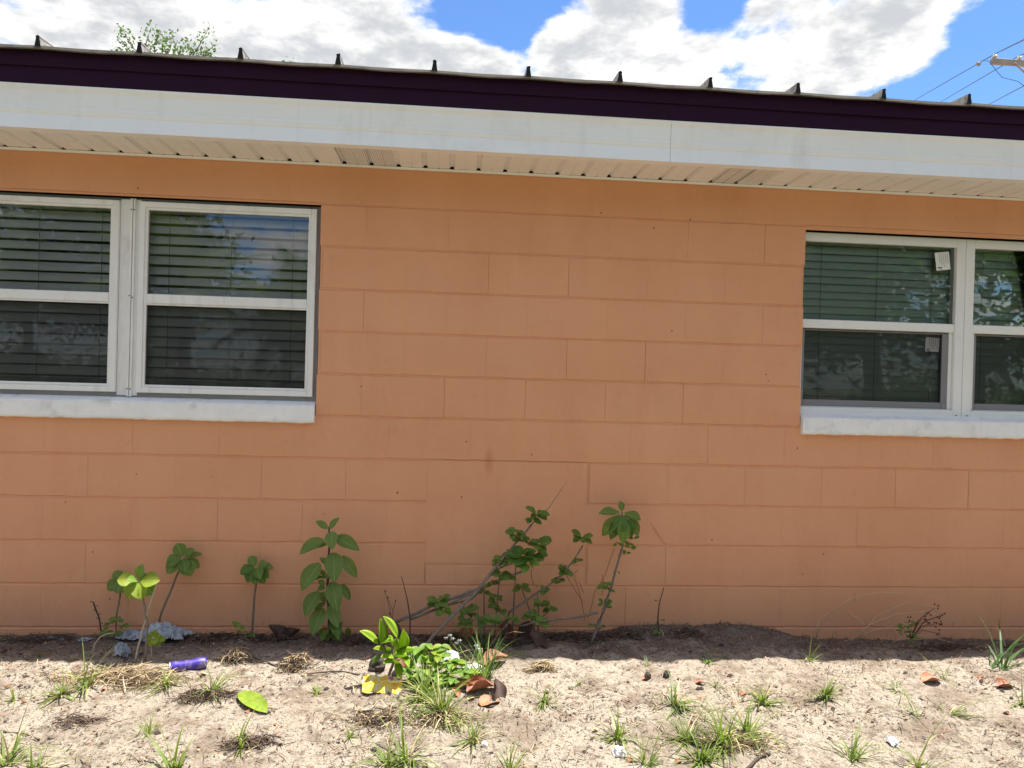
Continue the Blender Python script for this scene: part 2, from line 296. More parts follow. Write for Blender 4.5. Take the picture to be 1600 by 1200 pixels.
def sand_mat():
    m = bpy.data.materials.new('pale_sand'); m.use_nodes = True; t = m.node_tree; b = t.nodes['Principled BSDF']
    g = N(t, 'ShaderNodeNewGeometry'); pos = g.outputs['Position']
    def nz(s, d=6, r=0.62):
        n = N(t, 'ShaderNodeTexNoise', inp={'Scale': s, 'Detail': d, 'Roughness': r}); t.links.new(pos, n.inputs['Vector']); return n.outputs[0]
    big, mid, fine, grain, gr2 = nz(1.6), nz(9.0, 8, 0.68), nz(45.0, 6, 0.7), nz(260.0, 3, 0.7), nz(120, 4, 0.7)
    c = mixc(t, maprange(t, big, 0.35, 0.65), (0.42, 0.352, 0.270), (0.50, 0.432, 0.345))
    c = mixc(t, maprange(t, mid, 0.53, 0.66, 0, 0.7), c, (0.20, 0.150, 0.112))       # humus mixed into the sand
    c = mixc(t, maprange(t, nz(3.2, 9, 0.68), 0.50, 0.60, 0, 0.75), c, (0.235, 0.175, 0.125))       # damp brown patches
    c = mixc(t, maprange(t, fine, 0.53, 0.62, 0, 0.75), c, (0.13, 0.095, 0.072))
    c = mixc(t, maprange(t, gr2, 0.58, 0.63, 0, 0.9), c, (0.06, 0.045, 0.036))       # dark grains and specks
    c = mixc(t, maprange(t, grain, 0.60, 0.70, 0, 0.5), c, (0.60, 0.555, 0.47))
    sp = N(t, 'ShaderNodeSeparateXYZ'); t.links.new(pos, sp.inputs[0])
    # darker soil along the wall foot, its colour also deepening the eave shade
    foot_shade = math_(t, 'ADD', math_(t, 'MULTIPLY', sp.outputs[1], 2.6), math_(t, 'MULTIPLY', math_(t, 'SUBTRACT', nz(2.6, 8, 0.65), 0.5), 2.6))
    c = mixc(t, maprange(t, foot_shade, -1.05, -0.65, 0, 0.72), c, mixc(t, maprange(t, fine, 0.35, 0.65), (0.095, 0.077, 0.066), (0.24, 0.20, 0.17)))
    # unseen mown grass beyond the bare strip, added to cut bounce on the wall
    unseen_lawn = math_(t, 'ADD', sp.outputs[1], math_(t, 'MULTIPLY', math_(t, 'SUBTRACT', nz(1.1, 8, 0.65), 0.5), 1.8))
    c = mixc(t, maprange(t, unseen_lawn, -1.95, -2.4, 0, 0.92), c, mixc(t, maprange(t, mid, 0.35, 0.65), (0.085, 0.090, 0.040), (0.15, 0.145, 0.075)))
    t.links.new(c, b.inputs['Base Color']); b.inputs['Roughness'].default_value = 0.95; b.inputs['Specular IOR Level'].default_value = 0.1
    h = math_(t, 'ADD', math_(t, 'MULTIPLY', fine, 1.0), math_(t, 'ADD', math_(t, 'MULTIPLY', gr2, 0.45), math_(t, 'MULTIPLY', mid, 1.2)))
    bp = N(t, 'ShaderNodeBump', inp={'Strength': 1.0, 'Distance': 0.02}); t.links.new(h, bp.inputs['Height']); t.links.new(bp.outputs[0], b.inputs['Normal'])
    return m
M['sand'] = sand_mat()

# ------------------------------------------------------------------ mesh helpers
class MB:
    def __init__(s): s.v = []; s.f = []; s.mi = []; s.uv = []
    def face(s, ids, mi=0): s.f.append(tuple(ids)); s.mi.append(mi)
    def box(s, x0, x1, y0, y1, z0, z1, mi=0):
        b = len(s.v)
        s.v += [(x0, y0, z0), (x1, y0, z0), (x1, y1, z0), (x0, y1, z0), (x0, y0, z1), (x1, y0, z1), (x1, y1, z1), (x0, y1, z1)]
        for q in ((0, 3, 2, 1), (4, 5, 6, 7), (0, 1, 5, 4), (1, 2, 6, 5), (2, 3, 7, 6), (3, 0, 4, 7)): s.face([b + i for i in q], mi)
        return s
    def bbox(s, x0, x1, y0, y1, z0, z1, c=0.003, mi=0):      # box with its front edges (low y) chamfered
        b = len(s.v)
        s.v += [(x0 + c, y0, z0 + c), (x1 - c, y0, z0 + c), (x1 - c, y0, z1 - c), (x0 + c, y0, z1 - c),
                (x0, y0 + c, z0), (x1, y0 + c, z0), (x1, y0 + c, z1), (x0, y0 + c, z1), (x0, y1, z0), (x1, y1, z0), (x1, y1, z1), (x0, y1, z1)]
        s.face([b, b + 1, b + 2, b + 3], mi)
        for i in range(4):
            j = (i + 1) % 4
            s.face([b + 4 + i, b + 4 + j, b + j, b + i], mi); s.face([b + 8 + i, b + 8 + j, b + 4 + j, b + 4 + i], mi)
        s.face([b + 11, b + 10, b + 9, b + 8], mi)
        return s
    def tube(s, pts, rad, n=6, mi=0, cap=True):
        pts = [Vector(p) for p in pts]; k = len(pts)
        if isinstance(rad, (int, float)): rad = [rad] * k
        b = len(s.v); ref = Vector((0.31, 0.17, 0.93))
        for i, p in enumerate(pts):
            d = (pts[min(i + 1, k - 1)] - pts[max(i - 1, 0)])
            d = d.normalized() if d.length > 1e-9 else Vector((0, 0, 1))
            a = d.cross(ref)
            if a.length < 0.05: a = d.cross(Vector((1, 0, 0)))
            a.normalize(); c = d.cross(a)
            for j in range(n):
                t = 2 * math.pi * j / n
                s.v.append(tuple(p + (a * math.cos(t) + c * math.sin(t)) * rad[i]))
        for i in range(k - 1):
            for j in range(n):
                j2 = (j + 1) % n
                s.face([b + i * n + j, b + i * n + j2, b + (i + 1) * n + j2, b + (i + 1) * n + j], mi)
        if cap: s.face([b + j for j in range(n)][::-1], mi); s.face([b + (k - 1) * n + j for j in range(n)], mi)
        return s
    def extrude_x(s, prof, x0, x1, mi=0, closed=False, xs=None):   # profile of (y, z) swept along X
        xs = xs or [x0, x1]; b = len(s.v); n = len(prof)
        for x in xs: s.v += [(x, y, z) for y, z in prof]
        for i in range(len(xs) - 1):
            for j in range(n if closed else n - 1):
                j2 = (j + 1) % n
                s.face([b + i * n + j, b + i * n + j2, b + (i + 1) * n + j2, b + (i + 1) * n + j], mi)
        if closed:
            s.face([b + j for j in range(n)][::-1], mi); s.face([b + (len(xs) - 1) * n + j for j in range(n)], mi)
        return s
    def blade(s, base, dirv, length, width, bend, mi=0, seg=4, side=None, twist=0.0):
        d = Vector(dirv).normalized(); p = Vector(base); b = len(s.v)
        sd = side or d.cross(Vector((0, 0, 1)))
        if sd.length < 1e-3: sd = Vector((1, 0, 0))
        sd = sd.normalized()
        for i in range(seg + 1):
            t = i / seg; w = width * (1 - t) ** 0.7 * (0.75 + 0.6 * min(1, t * 3) if t < .34 else 1.0) * 0.5
            if i == seg: s.v.append(tuple(p))
            else: s.v += [tuple(p - sd * w), tuple(p + sd * w)]
            d = (d + Vector((0, 0, -1)) * bend / seg).normalized(); p = p + d * (length / seg)
        for i in range(seg - 1): s.face([b + 2 * i, b + 2 * i + 1, b + 2 * i + 3, b + 2 * i + 2], mi)
        s.face([b + 2 * seg - 2, b + 2 * seg - 1, b + 2 * seg], mi)
        return s
    def mesh(s, name, mats, smooth=False):
        me = bpy.data.meshes.new(name); me.from_pydata([tuple(v) for v in s.v], [], s.f); me.update()
        for m in (mats if isinstance(mats, (list, tuple)) else [mats]): me.materials.append(m)
        if any(s.mi): me.polygons.foreach_set('material_index', s.mi)
        if smooth: me.polygons.foreach_set('use_smooth', [True] * len(me.polygons))
        return me
    def build(s, name, mats, parent=None, smooth=False, origin=None):
        if origin is not None:
            o = Vector(origin); s.v = [tuple(Vector(v) - o) for v in s.v]
        return link(name, s.mesh(name, mats, smooth), parent, origin)
def link(name, data, parent=None, loc=None):
    o = bpy.data.objects.new(name, data); col.objects.link(o)
    if parent is not None: o.parent = parent
    if loc is not None: o.location = loc
    return o
def tag(o, label=None, cat=None, group=None, kind=None):
    if label: o['label'] = label
    if cat: o['category'] = cat
    if group: o['group'] = group
    if kind: o['kind'] = kind
    return o
def empty(name, loc, label=None, cat=None, group=None):
    o = link(name, None, None, loc); o.empty_display_size = 0.05
    return tag(o, label, cat, group)

# ------------------------------------------------------------------ ground
def smooth01(a, b, x):
    t = max(0.0, min(1.0, (x - a) / (b - a))); return t * t * (3 - 2 * t)
def gh(x, y):
    wallz = -0.035 + 0.050 * smooth01(1.55, 2.0, x) * (1 - smooth01(2.35, 2.9, x)) - 0.03 * smooth01(2.5, 3.0, x)
    ridge = 0.010
    t = max(0.0, -y)
    z = wallz * (1 - smooth01(0.0, 0.45, t)) + ridge * smooth01(0.0, 0.45, t) - 0.02 * smooth01(0.6, 1.6, t) - 0.25 * smooth01(1.8, 9.0, t)
    near = 1 - smooth01(2.2, 6.0, t)
    if y < 0.3 and -4 < x < 7:
        z += near * (0.020 * noise.noise(Vector((x * 2.3, y * 2.3, 1.7))) + 0.013 * noise.noise(Vector((x * 6.1, y * 6.1, 4.1)))
                     + 0.014 * noise.noise(Vector((x * 13, y * 13, 8.2))) + 0.008 * noise.noise(Vector((x * 33, y * 33, 2.2)))) * (0.45 + 0.55 * smooth01(0, 0.15, t))
    return z
def gat(px, py):
    z = 0.0
    for _ in range(14):
        d = ray(px, py); p = CAM + d * ((z - CAM.z) / d.z)
        if p.y > -.07: p = at(px, py, -.07)
        z = z * 0.4 + 0.6 * gh(p.x, p.y)
    return Vector((p.x, p.y, gh(p.x, p.y)))
def axis(fine0, fine1, step, far0, far1):
    a = []; n = int(round((fine1 - fine0) / step))
    a = [fine0 + i * step for i in range(n + 1)]
    s = step; x = fine0; lo = []
    while x > far0: s *= 1.5; x = max(far0, x - s); lo.append(x)
    s = step; x = fine1; hi = []
    while x < far1: s *= 1.5; x = min(far1, x + s); hi.append(x)
    return lo[::-1] + a + hi
gx = axis(-1.7, 4.5, 0.0125, -600, 600); gy = axis(-1.75, 0.05, 0.0125, -600, 600)
gm = MB(); nx = len(gx)
for y in gy:
    for x in gx: gm.v.append((x, y, gh(x, y)))
for j in range(len(gy) - 1):
    for i in range(nx - 1): gm.f.append((j * nx + i, j * nx + i + 1, (j + 1) * nx + i + 1, (j + 1) * nx + i))
gm.mi = [0] * len(gm.f)
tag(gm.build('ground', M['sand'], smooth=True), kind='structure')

# ------------------------------------------------------------------ house
house = tag(empty('house', (1.3, 0.0, 0.0)), 'single storey orange painted concrete block house with white eaves and metal roof', 'house')
HO = Vector((1.3, 0, 0))
def hb(mb, name, mats, smooth=False, parent=None):           # a part of the house, built in world metres
    if parent is None: mb.v = [tuple(Vector(v) - HO) for v in mb.v]; return link(name, mb.mesh(name, mats, smooth), house)
    mb.v = [tuple(Vector(v) - HO - parent.location) for v in mb.v]; return link(name, mb.mesh(name, mats, smooth), parent)
WX0, WX1, BX0, BX1 = -6.0, 8.5, -2.6, 5.4
CH = 0.20833; BW = 0.4064
OPEN = [(-1.537, 0.254, 1.045, 2.076), (2.722, 4.492, 1.045, 2.064)]
ZTOP = 2.272
wb = MB()
xs = sorted({WX0, WX1, *[o[0] - .003 for o in OPEN], *[o[1] + .003 for o in OPEN]})
zs = sorted({-0.6, ZTOP, *[o[2] for o in OPEN], *[o[3] for o in OPEN]})
def in_open(x, z): return any(o[0] - .003 <= x <= o[1] + .003 and o[2] <= z <= o[3] for o in OPEN)
for i in range(len(xs) - 1):
    for j in range(len(zs) - 1):
        if in_open((xs[i] + xs[i + 1]) / 2, (zs[j] + zs[j + 1]) / 2): continue
        wb.box(xs[i], xs[i + 1], 0.0046, 0.2, zs[j], zs[j + 1])
# the house's other outer walls and its floor
wb.box(WX0, WX0 + .2, .2, 7.3, -.6, 2.45).box(WX1 - .2, WX1, .2, 7.3, -.6, 2.45).box(WX0, WX1, 7.3, 7.5, -.6, 2.45)
wall = hb(wb, 'wall', M['paint'])
hb(MB().box(WX0 + .2, WX1 - .2, .2, 7.3, -.1, 0.02), 'floor_slab', M['interior'])
hb(MB().box(WX0 + .2, WX1 - .2, .2, 7.3, 2.275, 2.29).box(WX0 + .2, WX1 - .2, 3.2, 3.3, .02, 2.275), 'room_lining', M['interior'])

block_cache = {}
def block_mesh(w, h, v):
    key = (round(w, 3), round(h, 3), v)
    if key in block_cache: return block_cache[key]
    g = 0.0034; sd = (.0003, .0016, .0005, .0009)[v]; b = MB(); rr = random.Random(hash(key) & 0xffff)
    # front face ring with deep top/bottom chamfers and shallow sides
    n = 6; up_, dn, tp, bt = [], [], [], []
    for i in range(n + 1):
        x = w * i / n; xi = min(max(x, 0.0025), w - 0.0025)
        jt = rr.uniform(-.0022, .0018); jb = rr.uniform(-.0018, .0022)
        up_.append((xi, 0.0, h - g - 0.0035 + jt)); dn.append((xi, 0.0, g + 0.0035 + jb))
        tp.append((x, 0.0051, h - g + jt * .5)); bt.append((x, 0.0051, g + jb * .5))
    b.v = up_ + dn + tp + bt + [(0, sd, g + .0035), (0, sd, h - g - .0035), (w, sd, g + .0035), (w, sd, h - g - .0035)]
    o = n + 1
    for i in range(n):
        b.face([o + i, o + i + 1, i + 1, i]); b.face([i, i + 1, 2 * o + i + 1, 2 * o + i]); b.face([3 * o + i, 3 * o + i + 1, o + i + 1, o + i])
    k = 4 * o
    b.face([k, o, 0, k + 1]); b.face([o + n, k + 2, k + 3, n])
    b.face([3 * o, o, k]); b.face([k + 1, 0, 2 * o]); b.face([o + n, 3 * o + n, k + 2]); b.face([n, k + 3, 2 * o + n])
    me = b.mesh('concrete_block', M['paint']); block_cache[key] = me
    return me
PATCH = (0.806, 1.612, 0.318, 0.833)
phase = {-1: 0.0, 0: 0.5, 1: 0.0, 2: 0.5, 3: 0.0, 4: 0.5, 5: 0.166, 6: 0.666, 7: 0.166, 8: 0.666, 9: 0.166}
nblk = 0
for r in range(-1, 10):
    z0, z1 = r * CH, (r + 1) * CH
    cuts = []
    for o in OPEN:
        if z1 > o[2] + .04 and z0 < o[3] - .02: cuts.append((o[0], o[1]))
    if r in (2, 3): cuts.append(PATCH[:2])
    n0 = int((BX0) / BW) - 2
    for k in range(n0, int(BX1 / BW) + 2):
        a = (k + phase[r]) * BW; b_ = a + BW
        if b_ < BX0 or a > BX1: continue
        segs = [(a, b_)]
        for c0, c1 in cuts:
            ns = []
            for s0, s1 in segs:
                if s1 <= c0 or s0 >= c1: ns.append((s0, s1)); continue
                if s0 < c0: ns.append((s0, c0))
                if s1 > c1: ns.append((c1, s1))
            segs = ns
        if r == 1:                                   # the plaster patch reaches half way into this course
            ns = []
            for s0, s1 in segs:
                for t0, t1 in ((s0, min(s1, PATCH[0])), (max(s0, PATCH[0]), min(s1, PATCH[1])), (max(s0, PATCH[1]), s1)):
                    if t1 - t0 > .01: ns.append((t0, t1))
            segs = ns
        for s0, s1 in segs:
            if s1 - s0 < 0.03: continue
            hh = CH
            if r == 1 and s0 >= PATCH[0] - .001 and s1 <= PATCH[1] + .001: hh = PATCH[2] - z0
            ob = link('concrete_block', block_mesh(s1 - s0 - .0006, hh, rnd.choice((0, 0, 0, 1, 2, 2, 3))), wall, (s0 + .0003 - HO.x, rnd.uniform(-.0004, .0004), z0)); nblk += 1
# plastered-over opening between the windows
pb = MB(); px0, px1, pz0, pz1 = PATCH; nxp, nzp = 80, 52
for j in range(nzp + 1):
    for i in range(nxp + 1):
        x = px0 + (px1 - px0) * i / nxp; z = pz0 + (pz1 - pz0) * j / nzp
        ix0, ix1, iz1 = 0.880 + .004 * noise.noise((z * 9, 3, 0)), 1.517 + .004 * noise.noise((z * 9, 7, 0)), 0.776 + .003 * noise.noise((x * 8, 1, 0))
        dd = min(x - ix0, ix1 - x, iz1 - z)
        y = 0.0010 - 0.0014 * smooth01(-.004, .004, dd)
        y += 0.0020 * noise.noise((x * 6, z * 6, 2)) + 0.0018 * noise.noise((x * 22, z * 22, 5))
        if abs(dd) < .05: y -= 0.0022 * abs(noise.noise((x * 60, z * 60, 1))) * (1 - abs(dd) / .05)
        if min(x - px0, px1 - x) < .006: y += .003
        if min(z - pz0, pz1 - z) < .006: y += .006
        y *= .12 + .88 * smooth01(0, .07, min(x - px0, px1 - x, z - pz0, pz1 - z))
        pb.v.append((x, y + 0.0003, z))
for j in range(nzp):
    for i in range(nxp): pb.face([j * (nxp + 1) + i, j * (nxp + 1) + i + 1, (j + 1) * (nxp + 1) + i + 1, (j + 1) * (nxp + 1) + i])
tag(hb(pb, 'plaster_patch', M['paint'], True, wall), 'square rough plaster patch closing an old opening')
# poured beam above the blocks
bm = MB(); xsb = [BX0 - 3 + i * .25 for i in range(57)]
bm.extrude_x([(.0064, 2.0865), (.0008, 2.091), (0.0, 2.10), (-.001, 2.20), (0.0, ZTOP + .004), (.03, ZTOP + .004)], 0, 0, xs=xsb)
lb = hb(bm, 'lintel_beam', M['paint'])
for o in OPEN:          # the beam's lower lip over each opening
    hb(MB().box(o[0] - .003, o[1] + .003, .0012, .12, o[3], 2.0852), 'lintel_lip', M['paint'])
# scar where a bracket was pulled off
sc_ = MB().tube([at(1018, 818, -.002), at(1030, 836, -.003), at(1041, 851, -.002)], [.002, .004, .002], 5); hb(sc_, 'paint_scar', M['paint'])

# sills
def sill(x0, x1, seed):
    rr = random.Random(seed); b = MB(); n = 60; prof_n = 7
    for i in range(n + 1):
        x = x0 + (x1 - x0) * i / n
        j1 = rr.uniform(-.0028, .0015); j2 = rr.uniform(-.0015, .0015)
        e = .006 if i in (0, n) else 0
        p = [(.1, 1.006), (-.020 + e, 1.006 + j1), (-.028 + e, 1.011 + j1), (-.031 + e, 1.02 + j2), (-.031 + e, 1.086), (-.025 + e, 1.0945 + j2), (.06, 1.118), (.1, 1.118)]
        b.v += [(x, y, z) for y, z in p]
    k = 8
    for i in range(n):
        for j in range(k):
            j2 = (j + 1) % k; b.face([i * k + j, (i + 1) * k + j, (i + 1) * k + j2, i * k + j2])
    b.face(list(range(k))); b.face([n * k + j for j in range(k)][::-1])
    return b
tag(hb(sill(-1.534, 0.250, 3), 'window_sill', M['sill']), 'chipped white sill under the grey blinds')
tag(hb(sill(2.726, 4.489, 4), 'window_sill', M['sill']), 'chipped white sill under the window with paper labels')

def win_root(name, loc, label):
    o = link(name, None, house, Vector(loc) - HO); o.empty_display_size = .05; o['label'] = label; return o
def wp(mb, name, mats, root, smooth=False):
    mb.v = [tuple(Vector(v) - HO - root.location) for v in mb.v]; return link(name, mb.mesh(name, mats, smooth), root)
def frame_rect(b, x0, x1, z0, z1, w, y0, y1, c=.002, wb_=None, wt_=None, mi=0):
    wb_ = wb_ or w; wt_ = wt_ or w
    b.bbox(x0, x0 + w, y0, y1, z0, z1, c, mi); b.bbox(x1 - w, x1, y0 + .0006, y1, z0, z1, c, mi)
    b.bbox(x0 + w, x1 - w, y0 + .0003, y1, z1 - wt_, z1, c, mi); b.bbox(x0 + w, x1 - w, y0 + .0003, y1, z0, z0 + wb_, c, mi)
    return b
def screws(root, pts, y):
    for x, z in pts:
        wp(MB().tube([(x, y, z), (x, y - .0022, z)], [.0038, .003], 8), 'screw', M['screw'], root)

# left pair: aluminium windows with storm frames
def left_window(x0, x1, mull_side, label):
    r = win_root('window', ((x0 + x1) / 2, .03, 1.12), label)
    b = MB(); frame_rect(b, x0, x1, 1.112, 2.0745, .05, .034, .075, wb_=.03, wt_=.035)
    wp(b, 'outer_frame', M['grey_metal'], r)
    if mull_side > 0: s0, s1 = x0 + .016, x1 - .062 + 0.0       # sash extents
    else: s0, s1 = x0 + .034, x1 - .018
    b = MB(); frame_rect(b, s0, s1, 1.134, 2.056, .026, .006, .032, .002)
    frame_rect(b, s0 + .026, s1 - .026, 1.160, 2.030, .013, .012, .034, .0015)
    wp(b, 'storm_frame', M['white_metal'], r)
    b = MB().bbox(s0 + .0392, s1 - .0392, .009, .036, 1.566, 1.612, .003).bbox(s0 + .0394, s1 - .0394, .013, .036, 1.558, 1.5655, .0015)
    wp(b, 'meeting_rail', M['white_metal'], r)
    wp(MB().box(s0 + .037, s1 - .037, .0262, .0292, 1.61, 2.019), 'pane', M['glass_left'], r)
    wp(MB().box(s0 + .037, s1 - .037, .0262, .0292, 1.171, 1.56), 'pane', M['glass_left'], r)
    wp(MB().box(s0 + .037, s1 - .037, .0195, .0198, 1.171, 1.56), 'insect_screen', M['screen'], r)
    b = MB().bbox(s0 + .037, s1 - .037, .045, .06, 1.165, 1.195, .002); wp(b, 'lower_sash_rail', M['grey_metal'], r)
    return r, s0, s1
wl1, a0, a1 = left_window(-1.534, -.640, 1, 'left window of the pair with grey blinds, cut by the photo edge')
wl2, c0, c1 = left_window(-.6385, .251, -1, 'right window of the pair with grey blinds, fully in view')
# the joint between the pair: two white cover strips with a bead each
wp(MB().bbox(-.7005, -.6405, .026, .0335, 1.118, 2.066, .001).bbox(-.652, -.641, .014, .026, 1.113, 2.07, .002), 'mullion_strip', M['white_metal'], wl1)
wp(MB().bbox(-.6375, -.605, .026, .0335, 1.118, 2.066, .001).bbox(-.6375, -.6275, .014, .026, 1.113, 2.07, .002), 'mullion_strip', M['white_metal'], wl2)
screws(wl1, [(-.6465, 2.015), (-.6465, 1.60), (-.6465, 1.15)], .0145); screws(wl2, [(-.6325, 2.015), (-.6325, 1.592), (-.6325, 1.15)], .0145)
screws(wl2, [(-.58, 2.064), (-.1, 2.064), (.2, 2.064)], .034)
# right pair: newer white vinyl windows
def right_window(x0, x1, label):
    r = win_root('window', ((x0 + x1) / 2, .06, 1.12), label)
    b = MB(); frame_rect(b, x0, x1, 1.095, 2.062, .05, .040, .10, .003, wb_=.052, wt_=.046)
    wp(b, 'outer_frame', M['white_vinyl'], r)
    b = MB(); frame_rect(b, x0 + .0505, x1 - .0505, 1.1475, 1.603, .020, .0565, .085, .002, wb_=.004)
    wp(b, 'track', M['white_vinyl'], r)
    b = MB().bbox(x0 + .0502, x1 - .0502, .045, .085, 1.561, 1.607, .003); wp(b, 'meeting_rail', M['white_vinyl'], r)
    wp(MB().box(x0 + .048, x1 - .048, .066, .069, 1.60, 2.02), 'pane', M['glass_right'], r)
    wp(MB().box(x0 + .066, x1 - .066, .078, .081, 1.15, 1.565), 'pane', M['glass_right'], r)
    b = MB(); frame_rect(b, x0 + .0508, x1 - .0708, 1.1517, 1.556, .034, .060, .070, .002, wt_=.006); wp(b, 'screen_frame', M['screen_frame'], r)
    wp(MB().box(x0 + .08, x1 - .1, .0655, .0658, 1.18, 1.553), 'insect_screen', M['screen'], r)
    for xx in (x0 + .068, x1 - .088): wp(MB().bbox(xx - .008, xx + .008, .057, .062, 1.16, 1.176, .001), 'screen_clip', M['grey_metal'], r)
    screws(r, [(x0 + .03, 1.12), (x1 - .03, 1.12)], .040)
    return r
wr1 = right_window(2.677, 3.6325, 'window with two paper labels stuck to its panes')
wr2 = right_window(3.634, 4.490, 'green tinted window cut by the right photo edge')
def text_mesh(txt, size):
    c = bpy.data.curves.new('t', 'FONT'); c.body = txt; c.size = size; c.align_x = 'CENTER'; c.align_y = 'CENTER'
    o = bpy.data.objects.new('t', c); col.objects.link(o); dg = bpy.context.evaluated_depsgraph_get(); dg.update()
    me = o.evaluated_get(dg).to_mesh(); v = [tuple(x.co) for x in me.vertices]; f = [tuple(p.vertices) for p in me.polygons]
    o.evaluated_get(dg).to_mesh_clear(); bpy.data.objects.remove(o); bpy.data.curves.remove(c); return v, f
def sticker(root, cx, cz, w, h, rot, y, glyph, label):
    b = MB(); b.v = [(-w / 2, 0, -h / 2), (w / 2, 0, -h / 2), (w / 2, 0.0004, h / 2), (-w / 2, 0, h / 2)]; b.face([0, 1, 2, 3])
    v, f = text_mesh(glyph, .036); o = len(b.v)
    for x, yy, z in v:      # the print runs up the label
        b.v.append((-w * .28 + yy, -.0006, -h * .38 - x))
    for q in f: b.face([o + i for i in q], 1)
    rr = random.Random(5)
    for i in range(5):      # rows of print too small to read
        xx = -w * .22 + i * w * .14; z = h * .44
        while z > -h * (.05 + .1 * (i % 3)):
            l = rr.uniform(.003, .009); o = len(b.v)
            b.v += [(xx, -.0006, z - l), (xx + .0022, -.0006, z - l), (xx + .0022, -.0006, z), (xx, -.0006, z)]; b.face([o, o + 1, o + 2, o + 3], 1); z -= l + .0025
    m = Matrix.Rotation(rot, 3, 'Y')
    b.v = [tuple(m @ Vector(p) + Vector((cx, y, cz))) for p in b.v]
    s = wp(b, 'paper_label', [M['paper'], M['ink']], root); s['label'] = label
p1 = at(1473, 408, .064); p2 = at(1457, 538, .0752)
sticker(wr1, p1.x, p1.z, .080, .096, R(-8), .0645, 'F', 'tilted white paper label with black print in upper pane')
sticker(wr1, p2.x, p2.z - .002, .078, .075, R(2), .0766, 'V', 'white paper label half hidden behind the insect screen')

# ------------------------------------------------------------------ blinds (hang inside, things of their own)
def blind(x0, x1, z0, z1, y, pitch, tilt, m, label, depth=.048):
    r = tag(empty('window_blind', ((x0 + x1) / 2, y, z1)), label, 'blind', 'horizontal blinds behind the windows')
    O = r.location
    def bp(mb, name, mm): mb.v = [tuple(Vector(v) - O) for v in mb.v]; return link(name, mb.mesh(name, mm), r)
    bp(MB().box(x0, x1, y - .022, y + .022, z1 - .04, z1), 'head_rail', m)
    s = MB(); n = 4; L = x1 - x0
    for i in range(n + 1):
        t = i / n - .5; yy = t * depth; zz = .004 * (1 - 4 * t * t)
        s.v += [(-L / 2, yy, zz), (L / 2, yy, zz)]
    for i in range(n): s.face([2 * i, 2 * i + 1, 2 * i + 3, 2 * i + 2])
    for i in range(n + 1):
        v = s.v[2 * i]; s.v += [(v[0], v[1], v[2] - .0025), (-v[0], v[1], v[2] - .0025)]
    for i in range(n): q = 2 * (n + 1); s.face([q + 2 * i + 2, q + 2 * i + 3, q + 2 * i + 1, q + 2 * i])
    q = 2 * (n + 1); s.face([0, q, q + 1, 1]); s.face([2 * n, 2 * n + 1, q + 2 * n + 1, q + 2 * n])
    me = s.mesh('slat', m)
    z = z1 - .04 - pitch * .6; rr = random.Random(int(x0 * 100))
    while z > z0 + .02:
        o = link('slat', me, r, (0, 0, z - O.z)); o.rotation_euler = (tilt + rr.uniform(-.05, .05), rr.uniform(-.003, .003), 0); z -= pitch
    bp(MB().box(x0, x1, y - .02, y + .02, z0, z0 + .018), 'bottom_rail', m)
    for k in (.14, .5, .86) if L > .7 else (.2, .8):
        xx = x0 + L * k
        bp(MB().box(xx - .0012, xx + .0012, y - depth * .5 - .003, y - depth * .5 - .0015, z0, z1 - .04), 'ladder_cord', M['cord'])
    return r
blind(-1.5, -.69, 1.14, 2.06, .098, .0505, R(60), M['slat_grey'], 'grey blind in the window cut by the left photo edge')
blind(-.60, .225, 1.14, 2.06, .098, .0505, R(58), M['slat_grey'], 'grey blind in the window left of the bare wall')
blind(2.74, 3.605, 1.12, 2.05, .125, .040, R(68), M['slat_green'], 'closed blind behind the pane with paper labels', .044)
blind(3.66, 4.47, 1.12, 2.05, .125, .040, R(66), M['slat_green'], 'closed blind in the window cut by the right photo edge', .044)

# ------------------------------------------------------------------ eave
FY = -0.34
def fascia(x0, x1):
    b = MB()
    prof = [(FY + .05, 2.277), (FY - .004, 2.277), (FY - .004, 2.281), (FY + .006, 2.342), (FY + .003, 2.346), (FY - .001, 2.368), (FY + .002, 2.374), (FY - .003, 2.44), (FY - .010, 2.452), (FY - .012, 2.457), (FY - .012, 2.4655), (FY + .04, 2.4655)]
    n = max(2, int((x1 - x0) / .3)); xs_ = [x0 + (x1 - x0) * i / n for i in range(n + 1)]
    b0 = len(b.v)
    for x in xs_:
        w = .0016 * noise.noise((x * 1.7, 0, 0)); b.v += [(x, y + w, z + .0015 * noise.noise((x * 1.3, 5, 0))) for y, z in prof]
    k = len(prof)
    for i in range(n):
        for j in range(k - 1): b.face([i * k + j, (i + 1) * k + j, (i + 1) * k + j + 1, i * k + j + 1])
    return b
SEAM = at(1048, 225, FY).x
for x0, x1 in ((WX0 - .3, -1.75), (-1.749, SEAM - .0012), (SEAM, 5.5), (5.501, WX1 + .3)): hb(fascia(x0, x1), 'fascia_panel', M['fascia'])
def board(x0, x1, y, z0, z1, amp, seed):
    b = MB(); n = 40; prof = [(y + .02, z0), (y, z0), (y - .0005, z1), (y + .02, z1)]
    for i in range(n + 1):
        x = x0 + (x1 - x0) * i / n; w = amp * noise.noise((x * .9, seed, 0)); b.v += [(x, yy + w, z + w * .8) for yy, z in prof]
    for i in range(n):
        for j in range(4): j2 = (j + 1) % 4; b.face([i * 4 + j, (i + 1) * 4 + j, (i + 1) * 4 + j2, i * 4 + j2])
    return b
hb(board(WX0 - .3, WX1 + .3, FY - .013, 2.4665, 2.5405, .003, 1), 'fascia_board', M['purple'])
hb(board(WX0 - .3, WX1 + .3, FY - .0225, 2.5395, 2.603, .003, 2), 'drip_board', M['purple'])
